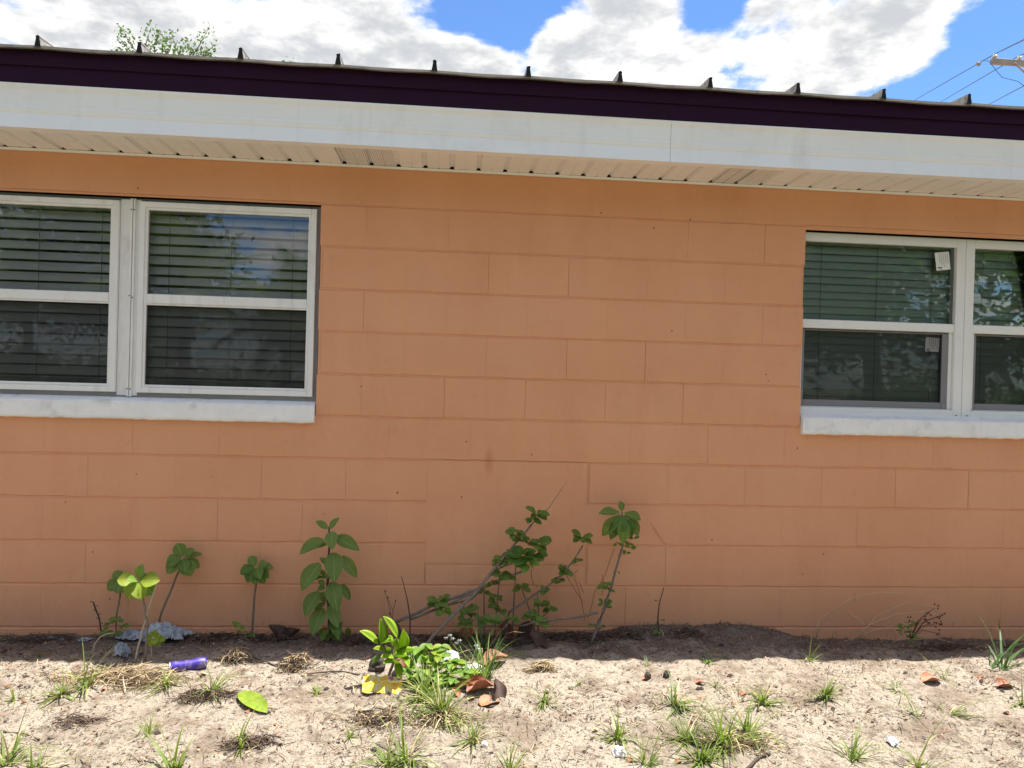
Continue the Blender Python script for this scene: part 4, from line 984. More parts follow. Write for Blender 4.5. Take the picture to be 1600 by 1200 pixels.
for i, (bx, by, pts) in enumerate(((1272, 1000, [(1290, 960), (1330, 935), (1375, 925), (1410, 928)]), (1330, 1002, [(1360, 975), (1400, 960), (1445, 955), (1480, 965), (1492, 975)]), (1400, 1005, [(1396, 975), (1392, 955), (1398, 940)]), (1298, 998, [(1310, 960), (1335, 940), (1334, 925)]), (1390, 1005, [(1420, 990), (1455, 995), (1500, 1008)]), (1335, 1000, [(1370, 962), (1420, 940), (1455, 948), (1470, 960)]), (1275, 998, [(1278, 975), (1282, 962)]), (1345, 1000, [(1350, 975), (1325, 955)]), (1320, 1000, [(1365, 985), (1395, 978)]))):
    gg = gat(bx, by)
    rt = plant('dry_grass_stalk', gg, ['long pale dry stalk arching left to mid wall', 'longest dry stalk arching over the brown seed heads', 'upright short dry stalk left of the dark weed', 'dry stalk with a kinked tip left of the arches', 'low dry stalk trailing right past the dark weed', 'highest arching dry stalk behind the dark weed', 'short dry stalk at the left end of the dry grasses', 'short dry stalk leaning left under the arches', 'low dry stalk lying under the arches'][i], 'dry grass', 'dry grass stalks below the right window')
    stem(rt, [gg] + [at(x, y, gg.y + .01) for x, y in pts], .0019, 'dry_stalk', 'stalk', 4)
# ------------------------------------------------------------------ grass tufts
TF = [((1055, 1104), 26, .15, .006, .7, 'tuft leaning right on the sand, left of the double tuft'), ((1192, 1100), 34, .14, .0055, .9, 'dense low tuft beside a red brown leaf'), ((1290, 1092), 26, .12, .0065, .5, 'compact upright tuft below the left end of the right sill'),
      ((1130, 1168), 60, .22, .0055, .9, 'largest sprawling tuft in the right foreground'), ((1168, 1148), 46, .21, .005, 1.1, 'wide flat tuft touching the largest tuft'), ((1075, 1155), 34, .17, .0045, .8, 'thin tuft left of the largest tuft'), ((1095, 1192), 40, .17, .0055, .7, 'tuft at the bottom edge under the largest tuft'),
      ((1428, 1118), 12, .20, .0045, 1.0, 'sparse long bladed tuft right of the white paper scrap'), ((1482, 1116), 14, .20, .005, 1.1, 'sparse flat tuft spreading right, second from the right edge'), ((1330, 1186), 26, .17, .0045, 1.0, 'yellowish tuft fanning right at the bottom'), ((1440, 1204), 16, .20, .0045, .7, 'tuft cut by the bottom edge right of the paper scrap'),
      ((1266, 1032), 9, .12, .0045, .7, 'small tuft at the shadow edge near the dry stalks'), ((1105, 1036), 11, .10, .0045, 1.0, 'low tuft at the shadow edge in mid right'), ((1118, 1072), 10, .075, .004, .8, 'tiny tuft above the two orange leaf scraps'), ((1402, 1080), 10, .085, .004, .8, 'tiny yellowish tuft on the sunlit bank'), ((1592, 1102), 10, .12, .005, .9, 'tuft at the right photo edge'),
      ((1474, 1062), 7, .13, .0035, .6, 'wispy tuft beside the long orange leaf scrap'), ((965, 1155), 28, .16, .0045, .8, 'tuft in the middle of the bare sand'), ((850, 1096), 16, .11, .0045, .8, 'small tuft right of the curled brown leaves'), ((905, 1068), 8, .11, .0035, .8, 'wispy tuft in front of the rosette plant'), ((1010, 1042), 5, .08, .004, .6, 'few blades at the shadow edge by the bare shoot'),
      ((738, 1158), 18, .15, .0045, .6, 'tuft in the foreground below the brown leaves'), ((690, 1118), 80, .19, .0055, .8, 'thick tuft below the leafy weed'), ((662, 1092), 95, .19, .005, 1.0, 'dense tuft between the wrapper and the brown leaves'), ((638, 1190), 30, .22, .0045, .8, 'long thin tuft at the bottom edge, left of centre'), ((606, 1200), 18, .15, .0045, .8, 'tuft cut by the bottom edge under the wrapper'),
      ((545, 1152), 12, .07, .004, .9, 'tiny tuft below the tall leafy plant'), ((495, 1084), 16, .05, .006, .5, 'very small bright tuft above the lime leaf'), ((376, 1168), 14, .14, .005, .6, 'tuft beside the dark mat below the lime leaf'), ((330, 1084), 28, .15, .0055, 1.0, 'spreading tuft right of the purple can'), ((98, 1086), 20, .12, .0065, 1.0, 'low wide tuft at left edge of the straw mat'), ((136, 1072), 18, .16, .006, .7, 'upright tuft on the straw mat'), ((258, 1072), 16, .13, .006, .6, 'bright tuft at the open end of the can'),
      ((24, 1094), 10, .09, .0045, .9, 'small tuft near the left photo edge'), ((10, 1196), 22, .20, .006, .7, 'large tuft in the bottom left corner'), ((56, 1204), 14, .16, .006, .7, 'tuft at the bottom edge right of the corner tuft'), ((276, 1206), 14, .20, .0065, .4, 'tall blades at the bottom edge below the purple can'), ((232, 1146), 12, .10, .004, .8, 'thin dark tuft in the left foreground'), ((60, 1026), 7, .05, .005, .6, 'very small tuft on the shadow edge at far left'), ((1560, 1046), 10, .30, .0075, .45, 'tall arching blades at the right edge near the wall'),
      ((800, 1205), 14, .15, .0045, .7, 'tuft at the bottom edge near the middle'), ((1010, 1196), 20, .14, .0045, .8, 'tuft at the bottom edge under the bare sand tuft'), ((1575, 1012), 18, .12, .006, .7, 'shaded green tuft at the wall foot, right edge')]
for i, ((x, y), n, L, w, sp2, lab) in enumerate(TF):
    g = gat(x, y); lean = {0: (.35, 0), 7: (.5, .1), 8: (.6, -.1), 9: (.5, .1), 39: (.35, .1)}.get(i, (0, 0))
    tuft('grass_tuft', g, lab, n, L, w, sp2, 'grass' if i not in (39, 42) else 'grass_dark', lean=lean, seed=500 + i)

# ------------------------------------------------------------------ litter that can be picked up
def curl_leaf(curl, fold, seed, m):
    rr = random.Random(seed); b = MB(); n = 8
    for i in range(n + 1):
        t = i / n; w = max(.04, math.sin(math.pi * (t ** .85 * .97 + .03)) ** .8)
        for j in range(7):
            u = (j - 3) / 3; a = u * w * curl
            x = .26 * math.sin(a * 1.6) / max(.3, curl * .8); z = .26 * (1 - math.cos(a * 1.6)) / max(.3, curl * .8) + fold * math.sin(2.2 * t + seed) * .2 + rr.uniform(-.012, .012)
            b.v.append((x, t - .5, z))
    for i in range(n):
        for j in range(6): b.face([i * 7 + j, i * 7 + j + 1, (i + 1) * 7 + j + 1, (i + 1) * 7 + j])
    return b.mesh('dead_leaf', M[m], True)
CL = {}
def dead_leaf(px, py, L_px, rot, m, label, tilt=0.15, curl=1.0, lift=.0, roll=0.0, flat=False, wid=1.0):
    k = (m, round(curl, 1)); 
    if k not in CL: CL[k] = curl_leaf(curl, .35, len(CL) + 1, m)
    g = gat(px, py); o = link('dead_leaf', CL[k], None, g + Vector((0, 0, .004 + lift)))
    L = L_px * mpp(g.y) * (.62 if L_px < 30 else .95); o.scale = (L * wid, L, L); o.rotation_euler = (tilt, roll, rot); tag(o, label, 'leaf', 'fallen leaves on the sand'); return o
dead_leaf(752, 1082, 50, R(-75), 'dead_leaf', 'large curled red brown leaf below the flowering grass', .15, 1.3, .008)
dead_leaf(776, 1086, 40, R(20), 'dead_leaf_dark', 'dark brown cupped leaf at right of the curled group', .9, 1.2, .015, .4)
dead_leaf(766, 1098, 38, R(-60), 'dead_leaf_orange', 'flat orange brown leaf in front of the cupped dark leaf', .1, .6)
dead_leaf(728, 1076, 40, R(-100), 'dead_leaf', 'brown leaf lying left in the curled group', .2, 1.2, .01)
dead_leaf(712, 1086, 28, R(40), 'dead_leaf_orange', 'small orange leaf at the left of the curled group', .3, 1.0, .004)
dead_leaf(736, 1093, 20, R(-80), 'dead_leaf_tan', 'small tan leaf between the curled brown leaves', .1, .6)
dead_leaf(775, 1038, 44, R(-70), 'dead_leaf_orange', 'tan orange leaf behind the flowering grass', .25, .8, .012)
dead_leaf(626, 1052, 34, R(20), 'dead_leaf', 'brown leaf standing up right of the succulent stem', .9, .9, .02)
dead_leaf(700, 1113, 24, R(60), 'dead_leaf', 'broken red brown leaf under the leafy weed', .1, .7)
dead_leaf(563, 1133, 18, R(-70), 'dead_leaf_orange', 'small orange leaf in front of the wrapper', .1, .8)
dead_leaf(608, 1124, 30, R(-110), 'dead_leaf_tan', 'long pale tan leaf below the wrapper', .1, .6, 0, 0, False, .5)
dead_leaf(705, 1144, 16, R(-40), 'dead_leaf', 'small brown scrap among foreground blades', .1, .8)
dead_leaf(432, 985, 40, R(60), 'dead_leaf_dark', 'dark dead leaf against the wall left of the tall plant', .8, 1.2, .02)
dead_leaf(456, 988, 34, R(-40), 'dead_leaf_dark', 'dark dead leaf lying at the foot of the tall plant', .3, 1.1, .01)
dead_leaf(790, 990, 40, R(10), 'dead_leaf', 'red brown dead leaf standing under the shrub', 1.1, 1.2, .03)
dead_leaf(822, 998, 42, R(-20), 'dead_leaf_dark', 'dark dead leaf standing right under the shrub', .9, 1.2, .03)
dead_leaf(836, 1010, 36, R(30), 'dead_leaf_dark', 'dull dead leaf at the right foot of the shrub', .6, 1.0, .02)
dead_leaf(730, 1000, 30, R(-30), 'dead_leaf', 'brown leaf in the shade behind the white flowers', .6, 1.0, .02)
for i, (x, y, L, rt, m, lab) in enumerate(((1008, 1063, 20, -80, 'dead_leaf_orange', 'orange leaf scrap below the bare shoot'), (1094, 1069, 26, -95, 'dead_leaf_orange', 'curled orange leaf left of the tiny tuft'), (1162, 1085, 20, -60, 'dead_leaf', 'glossy red brown leaf beside the dense low tuft'), (1092, 1094, 14, 10, 'dead_leaf_orange', 'small orange scrap right of the leaning tuft'), (1455, 1066, 34, -95, 'dead_leaf_orange', 'long flat orange leaf on the right bank'), (1534, 1060, 24, -60, 'dead_leaf', 'brown leaf at the foot of the tall arching blades'), (1570, 1072, 36, -110, 'dead_leaf', 'thin brown leaf strip by the right photo edge'), (1572, 1115, 16, 30, 'dead_leaf', 'small red scrap near the right edge'), (930, 1142, 16, 60, 'dead_leaf_tan', 'pale yellow leaf left of the bare sand tuft'), (857, 1101, 9, 40, 'dead_leaf_orange', 'tiny orange leaf by the small tuft'),
        (38, 1098, 14, -70, 'dead_leaf_orange', 'orange leaf scrap at far left'), (12, 1076, 16, -80, 'dead_leaf_orange', 'small orange scrap by the left photo edge'), (162, 1079, 12, -60, 'dead_leaf_orange', 'orange scrap on the straw mat'), (318, 1055, 16, -85, 'dead_leaf_tan', 'tan leaf in front of the purple can'), (430, 1133, 10, 10, 'dead_leaf_orange', 'orange scrap below the lime leaf'), (386, 1114, 14, 40, 'dead_leaf_orange', 'orange leaf tucked under the lime leaf'), (245, 1137, 12, -50, 'dead_leaf_orange', 'orange scrap in the left foreground'), (585, 1146, 9, 70, 'dead_leaf_tan', 'tiny tan scrap in front of the wrapper'), (985, 1190, 22, -40, 'dead_leaf_orange', 'orange leaf beside the white stone'), (1060, 1192, 20, -70, 'dead_leaf', 'brown leaf at the bottom under the thin tuft'), (1375, 1022, 12, -30, 'dead_leaf_tan', 'tan scrap in the shade under the dark weed'), (850, 1012, 24, 50, 'dead_leaf_dark', 'dark leaf on the soil left of the rosette plant'), (930, 1000, 26, 40, 'dead_leaf_dark', 'dark leaf at the foot of the rosette plant'), (1064, 992, 22, -20, 'dead_leaf_dark', 'grey brown leaf on the soil right of the bare shoot'))):
    dead_leaf(x, y, L, R(rt), m, lab, .12, .8)
# lime coloured leaf
g = gat(402, 1108); o = link('fallen_leaf', lmesh('lime', 'round', .10, .05, .01), None, g + Vector((0, 0, .012)))
Ll = .185; d = (gat(428, 1122) - gat(374, 1090)); ang = math.atan2(d.y, d.x) - math.pi / 2
o.scale = (.070, Ll, Ll); o.rotation_euler = (R(-4), R(14), ang); o.location = gat(375, 1091) + Vector((0, 0, .022)); tag(o, 'large lime green fallen leaf lying flat on the sand', 'leaf')
# purple can
c0_, c1_ = gat(266, 1051), gat(326, 1041); ax = (c1_ - c0_).normalized(); Lc = .172; rc = .027
can = empty('drink_can', c0_ + Vector((0, 0, rc * .75)), 'crushed purple drink can lying half in the shade', 'can')
can.scale = (.92, .92, .82); can.rotation_euler = Vector((ax.x, ax.y, .05)).to_track_quat('Z', 'Y').to_euler()
b = MB(); n = 20; prof = [(0.0, .86), (.006, .97), (.02, 1.0), (.05, 1.0), (.09, 1.0), (.13, 1.0), (.155, .98), (.165, .88), (.170, .80)]
for h_, s_ in prof:
    for j in range(n):
        a = 2 * math.pi * j / n; rr_ = rc * s_ * (1 - .22 * max(0, math.cos(a - 1.2)) ** 3 * math.exp(-((h_ - .07) / .035) ** 2) - .10 * max(0, math.cos(a + .9)) ** 4 * math.exp(-((h_ - .12) / .03) ** 2))
        b.v.append((rr_ * math.cos(a), rr_ * math.sin(a), h_))
for i in range(len(prof) - 1):
    for j in range(n): j2 = (j + 1) % n; b.face([i * n + j, i * n + j2, (i + 1) * n + j2, (i + 1) * n + j])
b.face([(len(prof) - 1) * n + j for j in range(n)])
link('body', b.mesh('body', M['can'], True), can)
b = MB(); m_ = 24
for j in range(m_):
    a = 2 * math.pi * j / m_
    for rr_, zz in ((.87, .001), (.90, -.004), (.84, -.005), (.80, .001), (.78, .03)): b.v.append((rc * rr_ * math.cos(a), rc * rr_ * math.sin(a), zz))
for j in range(m_):
    j2 = (j + 1) % m_
    for k in range(4): b.face([j * 5 + k, j2 * 5 + k, j2 * 5 + k + 1, j * 5 + k + 1])
link('rim', b.mesh('rim', M['can_rim'], True), can)
b = MB(); b.v = [(rc * .79 * math.cos(2 * math.pi * j / 20), rc * .79 * math.sin(2 * math.pi * j / 20), .028) for j in range(20)]; b.face(range(20)); link('inside', b.mesh('inside', M['can_inside']), can)
# crumpled sheets: plastic bag, wrapper, white plastic
def crumple(name, px, py, w, d, hgt, seed, m, label, cat, fine=30, rot=0, edge=.3):
    g = gat(px, py); b = MB(); n = 40
    for j in range(n + 1):
        for i in range(n + 1):
            u, v = i / n * 2 - 1, j / n * 2 - 1
            rr_ = math.sqrt(u * u + v * v) / 1.42; e = 1 + edge * noise.noise((u * 1.6 + seed, v * 1.6, 3))
            x, y = u * w / 2 * e, v * d / 2 * e
            x, y = x * math.cos(rot) - y * math.sin(rot), x * math.sin(rot) + y * math.cos(rot)
            x += .012 * noise.noise((u * 4, v * 4, seed + 7)); y += .012 * noise.noise((u * 4, v * 4, seed + 17))
            f1 = 1 - abs(noise.noise((u * 2.2 + seed, v * 2.2, 1))) * 2; f2 = 1 - abs(noise.noise((u * 5 + seed, v * 5, 9))) * 2
            z = gh(g.x + x, g.y + y) - g.z + .004 + hgt * max(0, 1 - rr_ ** 2 * 1.3) * (.55 + .3 * f1 + .25 * f2) + hgt * .12 * noise.noise((u * 11, v * 11, seed))
            b.v.append((x, y, z))
    for j in range(n):
        for i in range(n):
            u, v = (i + .5) / n * 2 - 1, (j + .5) / n * 2 - 1
            if math.sqrt(u * u + v * v) + .28 * noise.noise((u * 2.5 + seed, v * 2.5, 20)) > 1.08: continue
            b.face([j * (n + 1) + i, j * (n + 1) + i + 1, (j + 1) * (n + 1) + i + 1, (j + 1) * (n + 1) + i])
    o = b.build(name, M[m]); o.location = g; tag(o, label, cat); return o
crumple('plastic_bag', 255, 998, .24, .16, .075, 3, 'bag', 'crumpled dirty grey plastic bag at the wall foot', 'bag')
crumple('plastic_bag', 205, 1000, .12, .09, .045, 8, 'bag', 'smaller grey plastic scrap left of the crumpled bag', 'bag')
crumple('plastic_scrap', 78, 1000, .12, .05, .012, 5, 'bag', 'thin pale plastic strip by the wall at far left', 'litter')
crumple('plastic_scrap', 130, 1002, .07, .03, .01, 6, 'bag', 'small pale plastic scrap right of the thin strip', 'litter')
crumple('plastic_sheet', 742, 1056, .10, .12, .035, 11, 'white_plastic', 'crumpled white plastic beside the flowering grass', 'litter')
crumple('plastic_sheet', 705, 1036, .07, .08, .05, 14, 'white_plastic', 'white plastic piece behind the leafy weed', 'litter')
crumple('paper_scrap', 1394, 1162, .036, .032, .02, 12, 'white_plastic', 'white crumpled paper scrap on sand at right', 'litter')
crumple('clear_cup', 190, 1026, .07, .06, .05, 15, 'bag', 'dull bluish crushed plastic cup at the shadow edge', 'cup')
# yellow printed wrapper, a creased sheet leaning on the sand
wA, wB = gat(565, 1086), gat(627, 1086); g = (wA + wB) / 2; b = MB(); nn = 24; mm_ = 10
for j in range(mm_ + 1):
    for i in range(nn + 1):
        u, v = i / nn, j / mm_; p = wA.lerp(wB, u); x, y = p.x, p.y + v * .06
        z = gh(x, y) * .3 + g.z * .7 + .006 + v * .046 + .002 * math.sin(u * 17 + v * 4) * v + .004 * noise.noise((u * 8, v * 5, 3)) 
        b.v.append((x - g.x, y - g.y, z - g.z))
for j in range(mm_):
    for i in range(nn): b.face([j * (nn + 1) + i, j * (nn + 1) + i + 1, (j + 1) * (nn + 1) + i + 1, (j + 1) * (nn + 1) + i])
o = b.build('snack_wrapper', M['wrapper'], smooth=True); o.location = g; tag(o, 'bright yellow printed snack wrapper under the succulent', 'wrapper')
def stone(px, py, r, m, label, seed):
    b = MB(); n = 9; k = 12; g = gat(px, py)
    for i in range(n + 1):
        th = math.pi * i / n
        for j in range(k):
            a = 2 * math.pi * j / k; d = Vector((math.sin(th) * math.cos(a), math.sin(th) * math.sin(a), math.cos(th)))
            b.v.append(tuple(d * r * (1 + .45 * noise.noise(d * 1.7 + Vector((seed, 0, 0)))) * (1 if d.z > -9 else 1)))
    for i in range(n):
        for j in range(k): j2 = (j + 1) % k; b.face([i * k + j, (i + 1) * k + j, (i + 1) * k + j2, i * k + j2])
    o = b.build('stone', M[m]); o.location = g + Vector((0, 0, r * .4)); tag(o, label, 'stone'); return o
stone(967, 1180, .022, 'stone', 'white stone at the bottom near the bare sand tuft', 2)
stone(1012, 1058, .014, 'clod', 'black lump on the sand below the bare shoot', 4)
stone(1042, 1056, .016, 'clod', 'black lump right of the orange leaf scrap', 6)
stone(757, 1165, .010, 'stone', 'small white pebble in the central foreground', 7)
# tangles of dead roots and straw
def tangle(px, py, w, d, h, n, mats, label, seed, L=(.03, .08), thick=.0022):
    g = gat(px, py); rr = random.Random(seed); b = MB()
    for i in range(n):
        u, v = rr.gauss(0, .42), rr.gauss(0, .42); x, y = u * w / 2 * 1.3, v * d / 2 * 1.3
        top = h * max(.08, 1 - (u * u + v * v) * .8); z = gh(g.x + x, g.y + y) - g.z + rr.uniform(0, top)
        a = rr.uniform(0, 6.28); l = rr.uniform(*L); e = rr.uniform(-.4, .5)
        p = Vector((x, y, z)); dv = Vector((math.cos(a), math.sin(a), e)) * l * .5
        k = Vector((rr.uniform(-1, 1), rr.uniform(-1, 1), rr.uniform(0, 1))) * l * .2
        b.tube([p - dv, p + k, p + dv], [thick * rr.uniform(.4, .8), thick * rr.uniform(.5, 1.), thick * .3], 3, rr.randrange(len(mats)), False)
    o = b.build('root_tangle', [M[m] for m in mats]); o.location = g; tag(o, label, 'dead roots', 'tangles of dead roots and straw'); return o
tangle(368, 1032, .11, .07, .05, 170, ['straw', 'straw_dark', 'twig_dark'], 'brown root tangle right of the purple can', 1)
tangle(462, 1045, .12, .10, .06, 200, ['straw', 'straw_dark', 'twig_dark'], 'dark root tangle below the tall leafy plant', 2)
tangle(185, 1060, .42, .13, .03, 520, ['straw', 'straw', 'straw_dark'], 'wide mat of dry straw left of the purple can', 3, (.04, .12), .0018)
tangle(230, 1072, .25, .10, .03, 260, ['straw', 'straw_dark'], 'straw mat in front of the purple can', 13, (.04, .10), .0018)
tangle(590, 1128, .20, .12, .03, 220, ['straw_dark', 'twig_dark', 'straw'], 'dark dead root mat below the wrapper', 4)
tangle(320, 1092, .20, .08, .025, 200, ['straw_dark', 'twig_dark'], 'dark root mat under the spreading tuft', 5)
tangle(845, 1048, .10, .06, .035, 150, ['straw', 'straw_dark'], 'brown root tangle in front of the rosette plant', 6)
tangle(690, 1128, .22, .10, .03, 220, ['straw_dark', 'straw'], 'dead thatch under the thick tuft', 17)
tangle(390, 1165, .16, .08, .02, 140, ['straw_dark', 'twig_dark'], 'dark mat below the lime leaf', 8)
tangle(1150, 1165, .30, .12, .025, 220, ['straw', 'straw_dark'], 'dead thatch under the largest tuft', 9)
tangle(125, 1130, .16, .08, .015, 90, ['straw_dark', 'twig_dark'], 'dark debris patch in the left foreground', 10)
for i, (x, y, w_, n_, lab) in enumerate(((60, 1002, .30, 160, 'dark twigs and leaf crumbs at the wall foot, far left'), (335, 1000, .26, 170, 'dark twig litter between the grey bag and the fourth seedling'), (432, 1002, .24, 170, 'dark twig litter left of the tall plant foot'), (565, 1004, .24, 160, 'dark twig litter right of the tall plant foot'), (700, 1002, .30, 190, 'dark twig litter under the shrub branches'), (800, 1006, .26, 190, 'dark twig litter under the middle of the shrub'), (890, 996, .26, 150, 'dark twig litter left of the rosette plant foot'), (975, 994, .26, 150, 'dark twig litter between rosette plant and bare shoot'), (1075, 990, .22, 90, 'thin twig litter right of the bare shoot'), (1480, 1016, .30, 140, 'dark twig litter right of the seeding weed'))):
    tangle(x, y, w_, .12, .022, n_, ['twig_dark', 'straw_dark', 'dead_leaf_dark'], lab, 140 + i, (.025, .075), .0028)
stone(590, 1046, .036, 'clod', 'black clod of soil behind the yellow wrapper', 14)  # dark lump stands in for the shaded hollow under the succulent
for i, (pts, lab) in enumerate(((((1165, 1206), (1185, 1186), (1203, 1180)), 'charred dark stick at the bottom right of the largest tuft'), (((372, 1020), (430, 1042), (470, 1030)), 'thin twig on the soil left of the tall plant'), (((480, 1056), (520, 1050), (562, 1056)), 'dark root on the sand left of the succulent'), (((540, 990), (570, 975), (585, 965)), 'dark twig leaning right of the tall plant'), (((5, 1145), (40, 1150), (62, 1158)), 'dark twig at the left photo edge'), (((400, 1152), (425, 1160), (440, 1166)), 'short dark stick below the lime leaf'), (((195, 1085), (192, 1066), (200, 1050)), 'pale bent straw stem on the straw mat'))):
    P = [gat(*q) + Vector((0, 0, .006 + (.02 if k == 1 and i in (3, 6) else 0))) for k, q in enumerate(pts)]
    b = MB().tube(wob([p - P[0] for p in P], .004, i), .005 if i == 0 else .003, 5); o = b.build('stick', M['twig_pale' if i == 6 else 'twig_dark'], smooth=True); o.location = P[0]; tag(o, lab, 'stick')
# fine litter nobody could count
rr = random.Random(99); b = MB()
def dens(x, y): return .5 + noise.noise((x * 2.6, y * 2.6, 30)) + .55 * noise.noise((x * 8, y * 8, 31))
cnt = 0
while cnt < 16000:
    x = rr.uniform(-1.6, 4.4); y = -rr.random() ** 1.25 * 1.7
    d_ = dens(x, y) + (.55 if y > -.42 else 0)
    if rr.random() > d_ * .75: continue
    cnt += 1; a = rr.uniform(0, 6.28); l = rr.choice((.008, .012, .016, .022, .034, .055)) * rr.uniform(.6, 1.2); w = rr.uniform(.0012, .0032) if l > .018 else rr.uniform(.002, .006)
    z = gh(x, y) + .002 + rr.random() ** 3 * .008; dx, dy = math.cos(a) * l / 2, math.sin(a) * l / 2; nx_, ny_ = -math.sin(a) * w / 2, math.cos(a) * w / 2
    t = rr.uniform(-.3, .3) * l; kz = rr.uniform(.0, .25) * l; o_ = len(b.v)
    b.v += [(x - dx - nx_, y - dy - ny_, z), (x - dx + nx_, y - dy + ny_, z), (x + nx_ * 1.3, y + ny_ * 1.3, z + kz), (x - nx_ * 1.3, y - ny_ * 1.3, z + kz), (x + dx, y + dy, z + max(-.001, t))]
    mi = rr.choices((0, 1, 2, 3), (.46, .16, .32, .06))[0]
    b.face([o_, o_ + 3, o_ + 2, o_ + 1], mi); b.face([o_ + 3, o_ + 4, o_ + 2], mi)
o = b.build('ground_litter', [M['straw_dark'], M['straw'], M['twig_dark'], M['dead_leaf']]); tag(o, 'fine dry straw, twig and leaf crumbs strewn over the sand', 'litter', kind='stuff')
b = MB()
for i in range(1900):
    x = rr.uniform(-1.6, 4.4); y = -rr.random() ** 1.1 * 1.7
    if rr.random() > dens(x, y): continue
    s = rr.choice((.003, .004, .005, .008, .012)) * rr.uniform(.7, 1.3); z = gh(x, y) + s * .2; o_ = len(b.v)
    for dx, dy, dz in ((1, 0, 0), (0, 1, .1), (-1, 0, 0), (0, -1, -.1), (.1, 0, 1), (0, 0, -.8)): b.v.append((x + dx * s * rr.uniform(.6, 1.2), y + dy * s * rr.uniform(.6, 1.2), z + dz * s * .7))
    mi = 0 if rr.random() < .6 else 1
    for q in ((0, 1, 4), (1, 2, 4), (2, 3, 4), (3, 0, 4)): b.face([o_ + k for k in q], mi)
o = b.build('soil_crumbs', [M['clod'], M['sand']]); tag(o, 'small dark soil crumbs scattered on the sand', 'soil', kind='stuff')

# ------------------------------------------------------------------ behind the roof: tree top, pole and wires
def tree_crown(b, c, rx, rz, n, size, rr, clumps=26):
    cs = []
    for _ in range(clumps):
        v = Vector((rr.gauss(0, 1), rr.gauss(0, 1), rr.gauss(0, 1))).normalized() * rr.uniform(.35, 1) ** .6
        cs.append((c + Vector((v.x * rx, v.y * rx, v.z * rz)), rr.uniform(.2, .42) * rx))
    for i in range(n):
        p, cr = rr.choice(cs); v = Vector((rr.gauss(0, 1), rr.gauss(0, 1), rr.gauss(0, .8))) * cr * .5
        q = p + v; d = Vector((rr.uniform(-1, 1), rr.uniform(-1, 1), rr.uniform(-.9, .4))).normalized(); s = d.orthogonal().normalized()
        s = Matrix.Rotation(rr.uniform(0, 6.28), 3, d) @ s; L = size * rr.uniform(.6, 1.3); o_ = len(b.v)
        b.v += [tuple(q), tuple(q + d * L * .5 + s * L * .24), tuple(q + d * L), tuple(q + d * L * .5 - s * L * .24)]; b.face([o_, o_ + 1, o_ + 2, o_ + 3])
    return cs
YT = 8.5
base = Vector((at(255, 300, YT).x, YT, gh(0, 30) * 0)); tr = empty('tree', base, 'sparse leafy tree top showing above the roof at left', 'tree')
top = at(258, 100, YT); b = MB(); b.tube([(0, 0, 0), (.05, 0, 2.5), (-.05, 0, 4.2), tuple(top - base)], [.16, .13, .09, .04], 8)
shoots = [((240, 105), (205, 72), (190, 42)), ((235, 100), (228, 68), (236, 42)), ((245, 100), (240, 70), (252, 50)), ((255, 100), (266, 76), (270, 52)), ((262, 100), (258, 78), (250, 60)), ((290, 104), (312, 70), (328, 40)), ((285, 100), (300, 82), (293, 66)), ((305, 104), (322, 82), (336, 70)), ((230, 104), (205, 82), (186, 58)), ((215, 100), (190, 84), (175, 80)), ((275, 100), (280, 82), (283, 72)), ((300, 108), (315, 92), (322, 86)), ((430, 130), (448, 110), (456, 98))]
rr = random.Random(31); lv = MB()
for s_ in shoots:
    p0, p1, p2 = [at(x, y, YT + rr.uniform(-.3, .3)) - base for x, y in s_]
    b.tube([tuple(top - base - Vector((0, 0, .9))), tuple(p0), tuple(p1), tuple(p2)], [.02, .012, .008, .004], 5)
    for k in range(90):
        t = rr.random(); p = (p0.lerp(p1, t * 2) if t < .5 else p1.lerp(p2, t * 2 - 1)) + Vector((rr.gauss(0, .05), rr.gauss(0, .06), rr.gauss(0, .045)))
        d = Vector((rr.uniform(-1, 1), rr.uniform(-1, 1), rr.uniform(-.3, 1))).normalized(); sd = d.orthogonal().normalized(); sd = Matrix.Rotation(rr.uniform(0, 6.28), 3, d) @ sd
        L = rr.uniform(.035, .07); o_ = len(lv.v); lv.v += [tuple(p), tuple(p + d * L * .5 + sd * L * .28), tuple(p + d * L), tuple(p + d * L * .5 - sd * L * .28)]; lv.face([o_, o_ + 1, o_ + 2, o_ + 3])
tree_crown(lv, top - base - Vector((0, 0, 1.6)), 1.3, 1.0, 1500, .09, rr)
link('trunk', b.mesh('trunk', M['bark'], True), tr); link('crown', lv.mesh('crown', M['crown']), tr)
